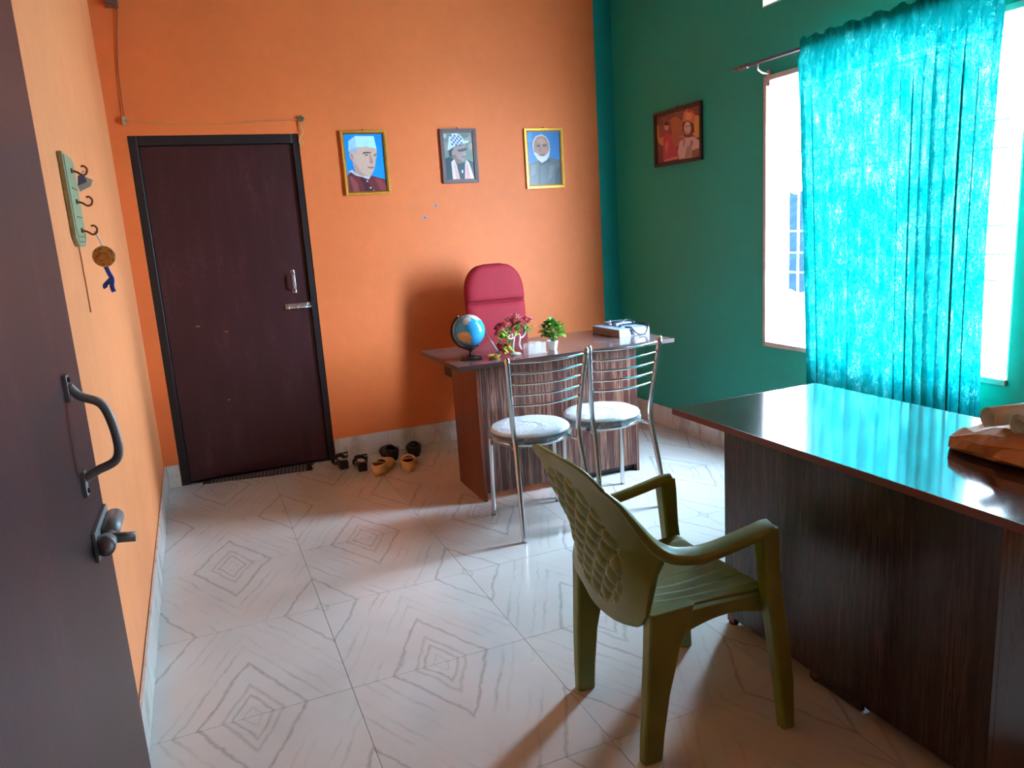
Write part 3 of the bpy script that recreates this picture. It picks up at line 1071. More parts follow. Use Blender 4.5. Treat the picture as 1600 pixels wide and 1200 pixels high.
def make_desk(label, loc, rz, mirror, edge_mat, top_mat, front_mat, side_mats, side_z):
    """front panel faces local -y; body 0.98 wide, top 1.32 x 0.69, height 0.77"""
    t = thing('office_desk', label, 'desk', loc, rz, 'dark laminate office desks')
    s = -1 if mirror else 1

    def X(a, c):
        return (a, c) if not mirror else (-c, -a)
    # local origin: centre of the body front edge on the floor
    x0, x1 = X(-.49 - .115, .49 + .220)
    top = MB().box(x0 + .002, -.060 + .002, .748, x1 - .002, .618, .770).build('desk_top', top_mat, t)
    eb = MB()
    eb.box(x0, -.060, .7478, x1, -.058, .7698)
    eb.box(x0, .618, .7478, x1, .620, .7698)
    eb.box(x0, -.058, .7478, x0 + .002, .618, .7698)
    eb.box(x1 - .002, -.058, .7478, x1, .618, .7698)
    eb.build('edge_band', edge_mat, top)
    MB().box(-.490 if side_z > .01 else -.4718, 0, .045, .490 if side_z > .01 else .4718, .018, .748).build('front_panel', front_mat, t, bevel=.001)
    for sx in (-1, 1):
        a, c = (-.490, -.472) if sx < 0 else (.472, .490)
        MB().box(a, .0185 if side_z > .01 else -.0005, side_z, c, .410, .748).build('side_panel', side_mats[0 if sx < 0 else 1], t, bevel=.001)
        for yy in ((.03, .37) if side_z > .01 else ()):
            fx = (a + c) / 2
            ft = MB().box(fx - .018, yy - .014, .010, fx + .018, yy + .014, .0305).build('foot', M_EDGE_R, t)
            MB().lathe([(.016, 0), (.018, .004), (.018, .010)], (fx, yy, 0), 10).build('glide', M_FOOT, ft)
    fx = s * .08
    ft = MB().box(fx - .012, .018, .012, fx + .012, .042, .060).build('foot', M_EDGE_R, t)
    MB().lathe([(.013, 0), (.015, .004), (.015, .012)], (fx, .030, 0), 10).build('glide', M_FOOT, ft)
    MB().box(-.472, .0185, .60, .472, .034, .747).build('stretcher', M_INSIDE, t)
    # drawer pedestal on the user's side
    if mirror:
        MB().box(-.0995, .0185, .004, .0995, .034, .12).build('light_stop_rail', M_INSIDE, t)  # unseen rail added to stop window light leaking under the panel
    for px in ([(.10, .470)] if not mirror else [(-.470, -.10), (.10, .470)]):
        MB().box(px[0], .035, .012, px[1], .43, .747).build('drawer_cabinet', M_INSIDE, t)
        for zz in (.10, .32, .54):
            dr = MB().box(px[0] + .01, .4305, zz, px[1] - .01, .447, zz + .19).build('drawer', M_LAMV, t, bevel=.001)
            MB().tube([((px[0] + px[1]) / 2 - .04, .455, zz + .10), ((px[0] + px[1]) / 2 + .04, .455, zz + .10)], .005, 8).build('handle', M_STEEL, dr)
    # back support leg under the top overhang
    lx = -.47 * s
    MB().box(lx - .010, .40, .62, lx + .010, .58, .7475).build('top_bracket', M_INSIDE, t)
    return t


make_desk('dark striped laminate desk carrying the globe and plants, by the orange wall', (2.108, -1.310, 0), 0, False, M_EDGE, M_LAMH, M_LAMV, (M_LAMS, M_LAMV), .001)
make_desk('near dark glossy desk below the teal curtain with a paper bag on it', (1.925, -3.440, 0), rad(-90), True, M_EDGE_R, M_LAMG, M_LAMD, (M_LAMD, M_LAMD), .030)

# ------------------------------------------------------------------ steel dining chairs
M_CHROME = plain('chrome_tube', (205, 205, 205), .16, 1.0, var=.03)
M_BLACKV = plain('black_vinyl', (18, 18, 20), .4)


def wrap_material():
    k = NT('crinkled_clear_plastic_wrap')
    p = k.coord()
    k.bsdf.inputs['Base Color'].default_value = (.80, .84, .88, 1)
    k.bsdf.inputs['Roughness'].default_value = .18
    k.bsdf.inputs['Specular IOR Level'].default_value = .8
    h = k.math('ADD', k.noise(k.mapping(p, (1, 1, .5)), 42, 4, .6), k.math('MULTIPLY', k.noise(p, 120, 3), .4))
    k.bump(h, .7, .008)
    tp = k.n('ShaderNodeBsdfTransparent')
    mx = k.n('ShaderNodeMixShader')
    f = k.math('MULTIPLY', k.math('SUBTRACT', k.noise(p, 30, 5, .7), .30, clamp=True), 1.9, clamp=True)
    f2 = k.math('ADD', .05, k.math('MULTIPLY', f, .42), clamp=True)
    # window reflection put into the colour: milky white on top, clearer sides
    sp = k.n('ShaderNodeSeparateXYZ')
    k.link(p, sp.inputs[0])
    topm = k.math('MULTIPLY', k.math('SUBTRACT', sp.outputs[2], .462), 90, clamp=True)
    f3 = k.math('MAXIMUM', f2, k.math('MULTIPLY', topm, .86))
    k.link(f3, mx.inputs['Fac'])
    k.link(tp.outputs[0], mx.inputs[1])
    k.link(k.bsdf.outputs[0], mx.inputs[2])
    k.link(mx.outputs[0], k.out.inputs['Surface'])
    return k.m


M_WRAP = wrap_material()


def make_steel_chair(label, loc, rz):
    t = thing('steel_chair', label, 'chair', loc, rz, 'steel chairs at the striped desk')
    # rear posts run from floor to top rail, one tube each
    for s in (-1, 1):
        post = catmull([(s * .188, -.200, 0), (s * .180, -.160, .22), (s * .168, -.118, .42), (s * .172, -.108, .52), (s * .186, -.130, .68), (s * .202, -.160, .868)], 6)
        MB().tube(post, .0125, 12).build('rear_post', M_CHROME, t)
        MB().sphere((s * .202, -.160, .868), .0128, 10, 6).build('post_cap', M_CHROME, t)
        leg = catmull([(s * .184, .205, 0), (s * .180, .200, .2), (s * .176, .196, .415)], 4)
        MB().tube(leg, .0115, 12).build('front_leg', M_CHROME, t)
    for i in range(5):
        f = i / 4
        z = .855 - .044 * i - .0015 * i
        z = .853 - .052 * i
        hx = .200 - .020 * f
        yy = -.157 + .036 * f
        pth = []
        for k in range(13):
            u = -1 + 2 * k / 12
            pth.append((hx * u, yy - .045 * (1 - u * u), z - .004 * (1 - u * u)))
        MB().tube(pth, .0058, 8).build('back_rail', M_CHROME, t)
    fr = MB()
    fr.tube([(.176 * cos(2 * pi * i / 32), .095 + .176 * sin(2 * pi * i / 32), .425) for i in range(33)], .009, 8, cap=False)
    for s in (-1, 1):
        fr.tube([(s * .168, -.118, .425), (s * .15, .0, .425)], .009, 8)
    fr.build('seat_ring', M_CHROME, t)
    MB().box(-.04, .26, .395, .04, .285, .435).build('front_bracket', plain('white_bracket', (210, 210, 205), .5), t)
    cu = MB().lathe([(.0001, .436), (.180, .436), (.196, .446), (.198, .462), (.188, .478), (.150, .486), (.0001, .489)], (0, .095, 0), 40).build('seat_cushion', M_BLACKV, t)
    rnd = random.Random(7)
    ph = [rnd.uniform(0, 6.28) for _ in range(6)]

    def wrap(u, v):
        a = 2 * pi * u
        tab = [(0, (.0, .4925)), (.35, (.150, .4900)), (.52, (.193, .4805)), (.66, (.2045, .4620)), (.80, (.203, .440)), (1.0, (.190, .418))]
        r = lerp_table([(k, q[0]) for k, q in tab], v)
        z = lerp_table([(k, q[1]) for k, q in tab], v)
        cr = .0035 * sin(17 * a + ph[0]) + .0025 * sin(31 * a + ph[1]) + .002 * sin(53 * a + ph[2] + 4 * v)
        r += cr * smooth01((v - .55) * 3) + (.006 * abs(sin(23 * a + ph[3])) if v > .8 else 0)
        z += (.0012 * sin(40 * r + 5 * a + ph[4]) + .0010 * sin(9 * a + 60 * r)) * (1 if v < .55 else .3)
        z -= .004 * sin(3 * a + ph[5]) * smooth01((v - .8) * 5)
        return (r * cos(a) + 1e-6, .095 + r * sin(a), z)
    part(MB().grid(wrap, 150, 26, wrap=True).build('plastic_wrap', M_WRAP, t), 'crinkled clear plastic wrap left on the seat')
    return t


make_steel_chair('steel chair with plastic-wrapped round seat at the globe end of the striped desk', (1.776, -1.712, 0), 0)
make_steel_chair('steel chair with plastic-wrapped round seat at the carton end, nearer the green wall', (2.212, -1.672, 0), rad(1.5))

# ------------------------------------------------------------------ green plastic chair


def plastic_green():
    k = NT('olive_green_plastic')
    p = k.coord()
    k.link(k.ramp(k.noise(p, 9, 4), [(.3, srgb(102, 112, 34)), (.7, srgb(118, 128, 44))]), k.bsdf.inputs['Base Color'])
    k.bsdf.inputs['Roughness'].default_value = .36
    k.bump(k.noise(p, 380, 2), .08, .001)
    return k.m


M_PLAS = plastic_green()
gc = thing('plastic_armchair', 'olive green plastic armchair with quilted back facing the near desk', 'chair', (1.5, -3.237, 0))
# side edge of the back, forward into the arms: z -> x
edge_tab = [(.36, -.200), (.40, -.212), (.454, -.208), (.55, -.185), (.605, -.155), (.64, -.190), (.69, -.235), (.77, -.288), (.85, -.332)]
mid_tab = [(.36, -.222), (.45, -.232), (.60, -.275), (.72, -.315), (.85, -.365)]
hw_tab = [(0, .150), (.06, .185), (.15, .208), (.5, .218), (.75, .216), (.93, .205), (1.0, .185)]


def back_pt(u, v, disp=True):
    z = .36 + .488 * v
    hwid = lerp_table(hw_tab, v)
    au = abs(u)
    y = hwid * u
    xe, xm = lerp_table(edge_tab, z), lerp_table(mid_tab, z)
    x = xm + (xe - xm) * au ** 2.6
    z2 = z - .030 * (au ** 5) * smooth01((v - .8) / .2) + .012 * (1 - au * au) * smooth01((v - .7) / .3)
    z2 += .02 * au ** 2 * smooth01((.25 - v) / .25)
    return x, y, z2


def quilt(u, v):
    m = (abs(u) / (.66 - .10 * abs(v - .5))) ** 3 + (abs(v - .50) / .40) ** 3
    k = smooth01((1.0 - m) / .10)
    a, b_ = u * 3.6 + v * 6.2, u * 3.6 - v * 6.2
    ta, tb = abs(2 * (a - math.floor(a)) - 1), abs(2 * (b_ - math.floor(b_)) - 1)
    dome = (1 - ta ** 3) * (1 - tb ** 3)
    return k, dome


def back_surface(side):
    def fn(i, j):
        u, v = -1 + 2 * i, j
        x, y, z = back_pt(u, v)
        k, dome = quilt(u, v)
        if side < 0:      # outer (rear) skin
            x += -.006 - .013 * dome * k + .007 * k
        else:
            x += .006 - .004 * k
        return (x, y, z)
    return fn


bk = MB()
NU, NV = 84, 100
bk.grid(back_surface(-1), NU, NV)
bk.grid(back_surface(1), NU, NV)
# rim joining the two skins
off = (NU + 1) * (NV + 1)
rim = [i for i in range(NU + 1)] + [j * (NU + 1) + NU for j in range(1, NV + 1)] + [NV * (NU + 1) + i for i in range(NU - 1, -1, -1)] + [j * (NU + 1) for j in range(NV - 1, 0, -1)]
for a, c in zip(rim, rim[1:] + rim[:1]):
    bk.f.append((a, c, c + off, a + off))
    bk.s.append(True)
    bk.mi.append(0)
part(bk.build('backrest', M_PLAS, gc), 'curved back with raised diamond quilting')
# small dark slits between the quilted diamonds
M_SLIT = plain('dark_slit', (16, 20, 8), .8)
for ia in range(-8, 14):
    for ib in range(-14, 8):
        a, b_ = ia, ib
        u, v = (a + b_) / 7.2, (a - b_) / 12.4
        if not (0 < v < 1 and abs(u) < 1):
            continue
        k, dm = quilt(u, v)
        if k > .95:
            x, y, z = back_surface(-1)((u + 1) / 2, v)
            MB().sphere((x + .0005, y, z), .0042, 6, 4, sc=(.5, .8, 1.3)).build('slit', M_SLIT, gc)
for s in (-1, 1):
    top_r = [back_pt(s, v_) for v_ in (.96, .90, .83, .76)]
    rail = catmull(top_r + [(-.236, s * .216, .692), (-.196, s * .220, .640), (-.150, s * .226, .606), (-.090, s * .232, .592), (-.030, s * .236, .592), (.060, s * .238, .604), (.135, s * .238, .617), (.160, s * .238, .618)], 6)
    n_ = len(rail)
    sc_ = [.22 + .78 * smooth01(i / (n_ * .62)) for i in range(n_)]
    MB().sweep(rail, rrect(.050, .032, .011, 3), up=(0, 0, 1), scale=sc_).build('armrest', M_PLAS, gc)
    # front leg: outer plate and inner web, flaring to the floor
    def ring(z, xa, xb, ya, yb):
        ys_ = (s * ya, s * yb)
        r = .006
        return [(xa + r, ys_[0], z), (xb - r, ys_[0], z), (xb, ys_[0] + (s * r if yb > ya else -s * r), z), (xb, ys_[1] - s * r, z), (xb - r, ys_[1], z), (xa + r, ys_[1], z), (xa, ys_[1] - s * r, z), (xa, ys_[0] + s * r, z)]
    fl_ = MB()
    fl_.hull([ring(.622, .118, .176, .214, .262), ring(.590, .122, .180, .214, .262), ring(.47, .134, .186, .216, .260), ring(.40, .142, .196, .218, .262), ring(.30, .158, .214, .220, .264), ring(.15, .178, .232, .224, .264), ring(0, .196, .240, .228, .262)], smooth=False)
    fl_.build('leg', M_PLAS, gc, bevel=.003)
    rl = MB()
    rl.hull([ring(.448, -.210, -.070, .180, .224), ring(.405, -.212, -.085, .180, .224), ring(.33, -.216, -.118, .180, .222), ring(.20, -.224, -.150, .178, .218), ring(.08, -.230, -.166, .174, .212), ring(0, -.232, -.172, .172, .208)], smooth=False)
    rl.build('leg', M_PLAS, gc, bevel=.003)
    # seat side rail between the legs (arched underside)
    rings = []
    for i in range(11):
        f = i / 10
        x = -.10 + f * .26
        zt = .432 - .012 * f
        zb = .372 + .022 * sin(pi * f) - .01 * f
        rings.append([(x, s * .200, zt), (x, s * .222, zt), (x, s * .222, zb), (x, s * .200, zb)])
    MB().hull(rings).build('side_rail', M_PLAS, gc, bevel=.002)


def seat_surface(top):
    def fn(i, j):
        u, f = -1 + 2 * i, j
        x = -.222 + .432 * f
        hwid = .178 + .034 * f
        y = hwid * u
        z = .430 - .022 * (1 - u * u) * sin(pi * min(1, f * 1.05)) + .006 * (1 - f)
        z -= .045 * smooth01((f - .90) / .10) ** 1.5
        # grooves running front to back, fanning out
        g = u * 4.0 * (1.08 - .16 * f)
        dg = abs(g - round(g))
        if top and .08 < f < .93:
            z -= .0045 * max(0, 1 - dg / .07)
        return (x, y, z if top else z - .010)
    return fn


se = MB()
NU2, NV2 = 112, 40
se.grid(seat_surface(True), NU2, NV2)
se.grid(seat_surface(False), NU2, NV2)
off = (NU2 + 1) * (NV2 + 1)
rim = [i for i in range(NU2 + 1)] + [j * (NU2 + 1) + NU2 for j in range(1, NV2 + 1)] + [NV2 * (NU2 + 1) + i for i in range(NU2 - 1, -1, -1)] + [j * (NU2 + 1) for j in range(NV2 - 1, 0, -1)]
for a, c in zip(rim, rim[1:] + rim[:1]):
    se.f.append((a, c, c + off, a + off))
    se.s.append(True)
    se.mi.append(0)
part(se.build('seat', M_PLAS, gc), 'dished seat with shallow grooves')
MB().box(.188, -.212, .345, .204, .212, .408).build('front_rail', M_PLAS, gc, bevel=.005)

# ------------------------------------------------------------------ red office chair behind the desk
M_RED = plain('crimson_fabric', (150, 8, 34), .75, var=.08, vscale=30, bump=.15, bscale=500)
M_REDS = plain('dark_red_seam', (130, 10, 32), .8)
M_BLKP = plain('black_office_plastic', (22, 20, 22), .45)
rc = thing('office_chair', 'crimson high-back office chair behind the striped desk', 'chair', (2.115, -.56, 0), rad(-2))


def cushion(z0, z1, w0, w1, depth, y_of, topround, n=40):
    m = MB()
    rows = 26
    rings = []
    for j in range(rows + 1):
        f = j / rows
        z = z0 + (z1 - z0) * f
        e = 1 - (abs(2 * f - 1)) ** 8
        hwid = (w0 + (w1 - w0) * f) / 2
        if topround and z > z1 - topround:
            k = (z - (z1 - topround)) / topround
            hwid = hwid - (hwid - .055) * (1 - math.sqrt(max(0, 1 - k ** 2.4)))
        d = depth * (.35 + .65 * math.sqrt(max(0, e)))
        ring_ = []
        for i in range(n):
            a = 2 * pi * i / n
            ca, sa = cos(a), sin(a)
            q = .32
            ring_.append((hwid * math.copysign(abs(ca) ** q, ca), y_of(z) + d * math.copysign(abs(sa) ** .7, sa), z))
        rings.append(ring_)
    m.hull(rings, smooth=True)
    return m


ylean = lambda z: .145 + .10 * (z - .5)
cushion(.50, .9865, .40, .408, .042, ylean, 0).build('backrest', M_RED, rc)
cushion(.9868, 1.228, .408, .400, .050, ylean, .19).build('headrest', M_RED, rc)
MB().box(-.190, ylean(.99) - .028, .983, .190, ylean(.99) + .028, .990).build('seam', M_REDS, rc)
MB().hull([[(x_, ylean(.45) + .045, .40) for x_ in (-.09, .09)] + [(x_, ylean(.45) + .065, .40) for x_ in (.09, -.09)],
           [(x_, ylean(.9) + .045, .90) for x_ in (-.12, .12)] + [(x_, ylean(.9) + .065, .90) for x_ in (.12, -.12)]]).build('back_shell', M_BLKP, rc, bevel=.006)
sc2 = MB()
rings = []
for j in range(13):
    f = j / 12
    hwid = .235 * (1 - .18 * abs(2 * f - 1) ** 6)
    zc, hh_ = .46, .04
    rings.append([(hwid * math.copysign(abs(cos(a)) ** .5, cos(a)), -.27 + .37 * f, zc + hh_ * (1 - .3 * abs(2 * f - 1) ** 6) * math.copysign(abs(sin(a)) ** .6, sin(a))) for a in [2 * pi * i / 24 for i in range(24)]])
sc2.hull(rings, smooth=True).build('seat', M_RED, rc)
MB().tube([(0, -.02, .10), (0, -.02, .42)], .025, 14).build('gas_lift', M_BLKP, rc)
for i in range(5):
    a = 2 * pi * i / 5 + .3
    ca, sa = cos(a), sin(a)
    lg = MB().sweep([(0, -.02, .11), (.13 * ca, -.02 + .13 * sa, .09), (.24 * ca, -.02 + .24 * sa, .065)], rrect(.04, .03, .008, 2), scale=[1.1, .9, .7]).build('base_leg', M_BLKP, rc)
    MB().lathe([(.008, -.02), (.026, -.018), (.027, 0), (.026, .018), (.008, .02)], (.24 * ca, -.02 + .24 * sa, .027), 14, M=Matrix.Rotation(rad(90), 3, 'X')).build('caster', M_BLKP, lg)

# ------------------------------------------------------------------ things on the far desk
DZ = .7702
# globe
gl = thing('desk_globe', 'small blue desk globe on a black stand', 'globe', (1.651, -1.165, DZ))
R_G = .087
gcen = Vector((.0, 0, .152))
axis = Matrix.Rotation(rad(-28), 3, 'Y')
M_SEA = plain('globe_ocean', (48, 150, 205), .18, var=.12, vscale=8, coat=.3)
M_LAND = plain('globe_land_tan', (214, 160, 100), .25, var=.10, vscale=50)
M_LANDG = plain('globe_land_pale', (196, 190, 160), .25, var=.12, vscale=50)
lands = [(1, [(-48, 22), (-20, 24), (4, 12), (6, -2), (-8, -20), (-14, -40), (-22, -38), (-34, -14), (-50, 2)]),
         (2, [(60, 60), (110, 70), (150, 50), (140, 10), (100, 0), (80, 20), (60, 25)]),
         (2, [(-120, 70), (-70, 62), (-80, 30), (-110, 20), (-130, 45)]),
         (1, [(115, -12), (150, -14), (150, -36), (118, -34)]),
         (2, [(-160, -70), (-60, -74), (60, -72), (170, -70), (170, -88), (-160, -88)]),
         (2, [(10, 40), (50, 44), (56, 62), (20, 68), (-4, 52)])]


def inside(poly, x, y):
    c = False
    j = len(poly) - 1
    for i in range(len(poly)):
        if (poly[i][1] > y) != (poly[j][1] > y) and x < (poly[j][0] - poly[i][0]) * (y - poly[i][1]) / (poly[j][1] - poly[i][1]) + poly[i][0]:
            c = not c
        j = i
    return c


gm = MB()
NS, NR = 120, 72
vs = []
for j in range(NR + 1):
    la = -pi / 2 + pi * j / NR
    for i in range(NS):
        lo = 2 * pi * i / NS
        # longitude 0 faces the camera (-y, slightly -x)
        a = lo - pi / 2 - .35
        p = axis @ Vector((cos(la) * cos(a), cos(la) * sin(a), sin(la))) * R_G
        vs.append(tuple(gcen + p))
for j in range(NR):
    for i in range(NS):
        k = (i + 1) % NS
        lon = (i + .5) * 360 / NS
        lon = lon - 360 if lon > 180 else lon
        lat = -90 + (j + .5) * 180 / NR
        jit = 3 * sin(lon * .31) + 2 * cos(lat * .43)
        mi = 0
        for m_, pl in lands:
            if inside(pl, lon + jit, lat + 2 * sin(lon * .5)):
                mi = m_
        gm.f.append((j * NS + i, j * NS + k, (j + 1) * NS + k, (j + 1) * NS + i))
        gm.s.append(True)
        gm.mi.append(mi)
gm.v = vs
gm.build('sphere', [M_SEA, M_LAND, M_LANDG], gl)
top_ = axis @ Vector((0, 0, 1))
arm = []
for i in range(21):
    a = rad(90 + 28) + rad(180) * i / 20     # half ring from the upper pole round the far left to the lower pole
    arm.append((gcen.x + .097 * cos(a), gcen.y + .012, gcen.z + .097 * sin(a)))
MB().sweep(arm, rrect(.010, .006, .002, 2), up=(0, 1, 0)).build('meridian_arm', M_BLKP, gl)
for s in (1, -1):
    q = gcen + top_ * (s * R_G)
    q2 = gcen + top_ * (s * (R_G + .014))
    MB().tube([tuple(q), tuple(q2)], .005, 8).build('pivot_pin', M_BLKP, gl)
MB().lathe([(.058, 0), (.060, .004), (.058, .014), (.030, .020), (.010, .026), (.007, .034), (.009, .044), (.020, .050), (.038, .058), (.046, .066), (.042, .067), (.0001, .060)], (0, 0, 0), 28).build('stand', plain('dark_brown_stand', (52, 22, 20), .35), gl)

# helper for the flowers: local offsets on the desk


def fp(zx, zy, dy=0.):
    return Vector((1.4758889 + .0004933 * zx - .0000308 * zy, -1.22 + dy, 1.1115778 - .0000547 * zx - .0004567 * zy))


M_PET = [plain('crimson_petal', (168, 28, 44), .6, vscale=90, var=.25), plain('pink_petal', (224, 96, 104), .6, vscale=90, var=.25), plain('pale_pink_petal', (238, 160, 158), .6, vscale=90, var=.2)]
M_LEAFS = [plain('bright_green_leaf', (96, 164, 40), .45, vscale=60, var=.25), plain('deep_green_leaf', (44, 120, 44), .45, vscale=60, var=.25), plain('yellow_green_leaf', (160, 196, 50), .45, vscale=60, var=.2)]
M_CERAM = plain('white_ceramic', (228, 226, 220), .25, var=.03)
rnd = random.Random(11)


def leaf_mesh(mb, base, d, length, width, curl=.3, mi=0):
    d = Vector(d).normalized()
    up = Vector((0, 0, 1))
    s = d.cross(up)
    if s.length < .1:
        s = Vector((1, 0, 0))
    s.normalize()
    n = s.cross(d).normalized()
    rows = [(0, .15), (.3, .9), (.6, 1.0), (.85, .55), (1, .05)]
    vs_, fs_ = [], []
    for t_, w_ in rows:
        c = Vector(base) + d * (length * t_) - n * (curl * length * t_ * t_)
        vs_ += [tuple(c - s * (width * w_ / 2) + n * (width * .12 * w_)), tuple(c), tuple(c + s * (width * w_ / 2) + n * (width * .12 * w_))]
    for i in range(4):
        a = i * 3
        fs_ += [(a, a + 1, a + 4, a + 3), (a + 1, a + 2, a + 5, a + 4)]
    mb.add(vs_, fs_, True, mi)


def blossom(parent, c, r, kind, origin):
    mb = MB()
    c = Vector(c) - Vector(origin)
    for layer, (np_, tilt, k) in enumerate(((7, .15, 1.0), (6, .7, .85), (4, 1.15, .6))):
        for i in range(np_):
            a = 2 * pi * i / np_ + layer * .5 + rnd.uniform(-.15, .15)
            dv = Vector((cos(a) * cos(tilt), sin(a) * cos(tilt) * .9 - .15, sin(tilt) + .1))
            leaf_mesh(mb, c, dv, r * k * rnd.uniform(.85, 1.1), r * .92 * k, -.45, 0 if rnd.random() < .7 else 1)
    mb.sphere(tuple(c + Vector((0, 0, r * .25))), r * .45, 8, 5, mi=0)
    k2 = {0: [M_PET[0], M_PET[1]], 1: [M_PET[1], M_PET[2]], 2: [M_PET[2], M_PET[1]]}[kind]
    return mb.build('blossom', k2, parent, fixn=False)


# white branching flower ornament
o1 = Vector((1.905, -1.222, DZ))
fo = thing('flower_ornament', 'white tree-shaped ornament topped with red and pink flowers on the striped desk', 'ornament', o1)


def L(zx, zy, dy=0.):
    return tuple(fp(zx, zy, dy) - o1)


stm = MB()
stm.tube(catmull([L(850, 636, -.005), L(850, 560), L(862, 440), L(890, 398), L(925, 402), L(930, 450), L(930, 520, .005), L(955, 580, .005)], 5), .0048, 8)
stm.tube(catmull([L(858, 440), L(815, 452, .0), L(780, 432, -.01), L(790, 402, -.015), L(825, 395, -.015), L(830, 425, -.01)], 5), .0045, 8)
stm.tube(catmull([L(932, 440), L(970, 432, .01), L(1000, 395, .012), L(1006, 340, .012), L(1000, 290, .012)], 5), .0045, 8)
stm.tube(catmull([L(890, 398), L(885, 340), L(880, 280)], 5), .004, 8)
stm.tube(catmull([L(800, 420, -.012), L(760, 380, -.012), L(720, 350, -.010)], 5), .004, 8)
stm.build('branches', M_CERAM, fo)
MB().lathe([(.030, 0), (.032, .004), (.026, .010), (.010, .014), (.0001, .015)], (L(880, 650)[0], 0, 0), 20).build('base', M_CERAM, fo)
heads = [(655, 352, 0, .020), (700, 322, 0, .019), (755, 300, 1, .018), (785, 245, 1, .017), (858, 205, 1, .021), (905, 222, 2, .017), (850, 262, 0, .022), (925, 288, 1, .017), (985, 222, 1, .018), (1055, 238, 2, .018), (1020, 255, 1, .014), (660, 405, 0, .014), (805, 408, 1, .013)]
for zx, zy, kd, r in heads:
    blossom(fo, fp(zx, zy, rnd.uniform(-.025, .02)), r * 1.5, kd, o1)
for cx_, cy_, n_l in ((880, 300, 16), (740, 360, 16), (1010, 300, 14), (690, 410, 8), (830, 330, 8)):
    for _ in range(n_l):
        base = fp(cx_ + rnd.uniform(-50, 50), cy_ + rnd.uniform(-25, 40), rnd.uniform(-.025, .025)) - o1
        lm = MB()
        leaf_mesh(lm, base, (rnd.uniform(-1, 1), rnd.uniform(-1, .6), rnd.uniform(-.6, .7)), rnd.uniform(.028, .044), rnd.uniform(.014, .020), .3)
        lm.build('leaf', rnd.choice(M_LEAFS), fo, fixn=False)
# low red flower with leaves in a yellow dish
o2 = Vector((1.790, -1.258, DZ))
f2 = thing('low_flower_pot', 'low red flower with long leaves in a small yellow dish beside the globe', 'flower pot', o2)
MB().lathe([(.026, 0), (.028, .002), (.034, .010), (.036, .015), (.033, .015), (.024, .005), (.0001, .004)], (-.030, .03, 0), 20).build('dish', plain('yellow_dish', (214, 180, 84), .4), f2)
c2 = fp(690, 572, -.04)
for dx_, dy_, dz_ in ((0, 0, 0), (.018, -.012, .012), (-.016, -.01, .004), (.006, -.018, -.014), (-.010, .012, .018), (.022, .01, -.008)):
    blossom(f2, c2 + Vector((dx_, dy_, dz_)), .027, 0, o2)
for _ in range(30):
    base = c2 - o2 + Vector((rnd.uniform(-.012, .03), rnd.uniform(-.015, .02), rnd.uniform(-.02, .03)))
    lm = MB()
    leaf_mesh(lm, base, (rnd.uniform(-.3, 1), rnd.uniform(-1, .4), rnd.uniform(-.35, 1)), rnd.uniform(.032, .052), rnd.uniform(.012, .017), .35)
    lm.build('leaf', rnd.choice([M_LEAFS[0], M_LEAFS[2], M_LEAFS[2]]), f2, fixn=False)
MB().tube(catmull([tuple(c2 - o2), (-.01, .02, .03), (-.03, .03, .008)], 5), .003, 6).build('stem', M_LEAFS[1], f2)
# pen
pen_a, pen_b = Vector((1.815, -1.175, DZ + .004)), fp(555, 395, .03)
pn = thing('pen', 'white pen standing slanted between the globe and the flowers', 'pen', pen_a)
dv = pen_b - pen_a
MB().tube([(0, 0, 0), tuple(dv * .16)], [.0015, .005], 10).build('tip', M_BLKP, pn)
MB().tube([tuple(dv * .16), tuple(dv)], .005, 10).build('barrel', M_CERAM, pn)
# clear acrylic desk organiser


def clear_plastic():
    k = NT('clear_acrylic')
    k.link(k.ramp(k.noise(k.coord(), 20, 2), [(.3, (.80, .84, .85, 1)), (.7, (.9, .92, .92, 1))]), k.bsdf.inputs['Base Color'])
    k.bsdf.inputs['Roughness'].default_value = .08
    tp = k.n('ShaderNodeBsdfTransparent')
    mx = k.n('ShaderNodeMixShader')
    mx.inputs['Fac'].default_value = .13
    k.link(tp.outputs[0], mx.inputs[1])
    k.link(k.bsdf.outputs[0], mx.inputs[2])
    k.link(mx.outputs[0], k.out.inputs['Surface'])
    return k.m


M_ACR = clear_plastic()
og = thing('acrylic_organiser', 'clear acrylic pen organiser with three compartments on the striped desk', 'organiser', (1.975, -1.265, DZ), rad(10))
MB().box(-.050, -.034, 0, .075, .034, .004).build('base', M_ACR, og, bevel=.001)
for x0_, x1_, hz in ((-.045, -.008, .058), (-.006, .036, .066), (.038, .070, .060)):
    w_ = MB()
    t_ = .0025
    w_.box(x0_, -.026, .004, x1_, -.026 + t_, hz)
    w_.box(x0_, .026 - t_, .004, x1_, .026, hz)
    w_.box(x0_, -.026 + t_, .004, x0_ + t_, .026 - t_, hz)
    w_.box(x1_ - t_, -.026 + t_, .004, x1_, .026 - t_, hz)
    w_.build('compartment', M_ACR, og)
